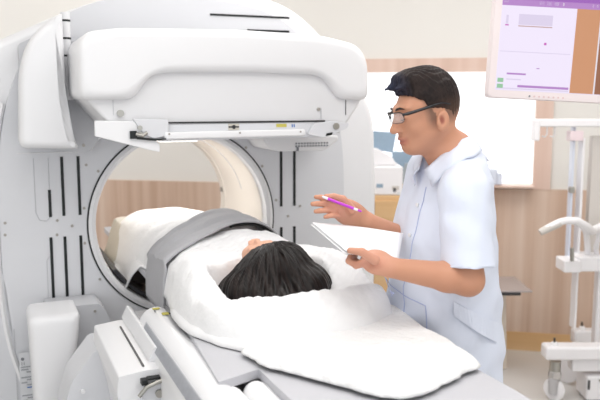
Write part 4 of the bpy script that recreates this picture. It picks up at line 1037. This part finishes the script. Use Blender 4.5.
def pc(name, label, cat, x0, x1, y0, y1, Y, dY, m, bev=.01):
    p, q = at(x0, y1, Y), at(x1, y0, Y); mb = MB().box(p[0], q[0], Y, Y + dY, p[2], q[2]); mb.org = (p[0], Y, p[2]); o = obj(name, mb, m, None, I4, bevel=bev); o['_org'] = (p[0], Y, p[2]); return tag(o, label, cat)
# analyser on the box: blurred white apparatus with blue grey screens
dv = thing('lab_printer', 'white and blue grey desk device standing on the white equipment box', 'device', (bxl + .1, 4.45, zb1), I4)
p, q_ = at(372, 167, 4.4), at(391, 152, 4.4)
obj('device_body', MB().prism([(p[0], zb1), (cx1 - .03, zb1), (cx1 - .06, zb1 + .05), (p[0] + .1, zb1 + .06), (p[0] + .03, zb1 + .10), (p[0], zb1 + .10)], 4.4, 4.6), M['std'], dv, bevel=.008)
obj('device_screen', MB().prism([(p[0] + .0, zb1 + .09), (p[0] + .13, zb1 + .07), (p[0] + .15, zb1 + .19), (p[0] + .0, zb1 + .20)], 4.47, 4.50), M['bluegrey'], dv, bevel=.004)
# desk monitor and dark case further right, half hidden by the man's chin; they stand on a shelf board at the sill
shz = 1.075
def WL(x, y): return (MW @ Vector((x, y, 0)))
def wx_at(px, dy=.07):
    # wall-frame x of the photo column px at distance dy in front of the wall
    best = None
    inv = MW.inverted()
    for Y in np.linspace(4.2, 5.4, 400):
        P_ = at(px, 150, Y); l = inv @ Vector(P_)
        if best is None or abs(l.y + dy) < best[0]: best = (abs(l.y + dy), l.x)
    return best[1]
x0, x1 = wx_at(392), wx_at(424)
dm = thing('desk_monitor', 'blue grey flat monitor back on the window ledge, seen left of the man\'s chin', 'monitor', ((x0 + x1) / 2, -.06, shz), MW)
obj('screen_panel', MB().box(x0, x1, -.075, -.055, shz + .04, shz + .20), M['bluegrey'], dm, bevel=.006)
obj('stand_foot', MB().box((x0 + x1) / 2 - .06, (x0 + x1) / 2 + .06, -.11, -.02, shz, shz + .008).box((x0 + x1) / 2 - .015, (x0 + x1) / 2 + .015, -.07, -.05, shz, shz + .07), M['bluegrey'], dm, bevel=.003)
x0, x1 = wx_at(401), wx_at(416)
dc = MB().prism(rrect([(x0, shz), (x1, shz), (x1 + .0, shz + .12), (x0 + .03, shz + .13)], .01, 3), -.125, -.09); dc.org = (x0, -.1, shz)
o = obj('document_tray', dc, M['clear'] if False else mat('grey_plastic_case', (168, 176, 182), .4, noise=.1, nscale=20), None, MW, bevel=.004); tag(o, 'grey plastic case on the window ledge below the man\'s chin', 'case')
x0, x1 = wx_at(489), wx_at(503)
mb = MB().box(x0, x1 - .03, -.11, -.03, shz, shz + .10).box(x1 - .035, x1, -.10, -.04, shz, shz + .075); mb.org = (x0, -.07, shz)
o = obj('supply_box', mb, M['stdb'], None, MW, bevel=.01); tag(o, 'small pale box on the window ledge behind the man\'s shoulder', 'box')
# faint wall rail seen through the bore
rail = MB().tube([(-1.62, -.03, 1.075), (-1.58, -.06, 1.10), (-1.40, -.06, 1.10), (-1.36, -.03, 1.075)], .009, 8); rail.org = (-1.5, -.03, 1.08)
# light switch plate style panel right of the wood strip
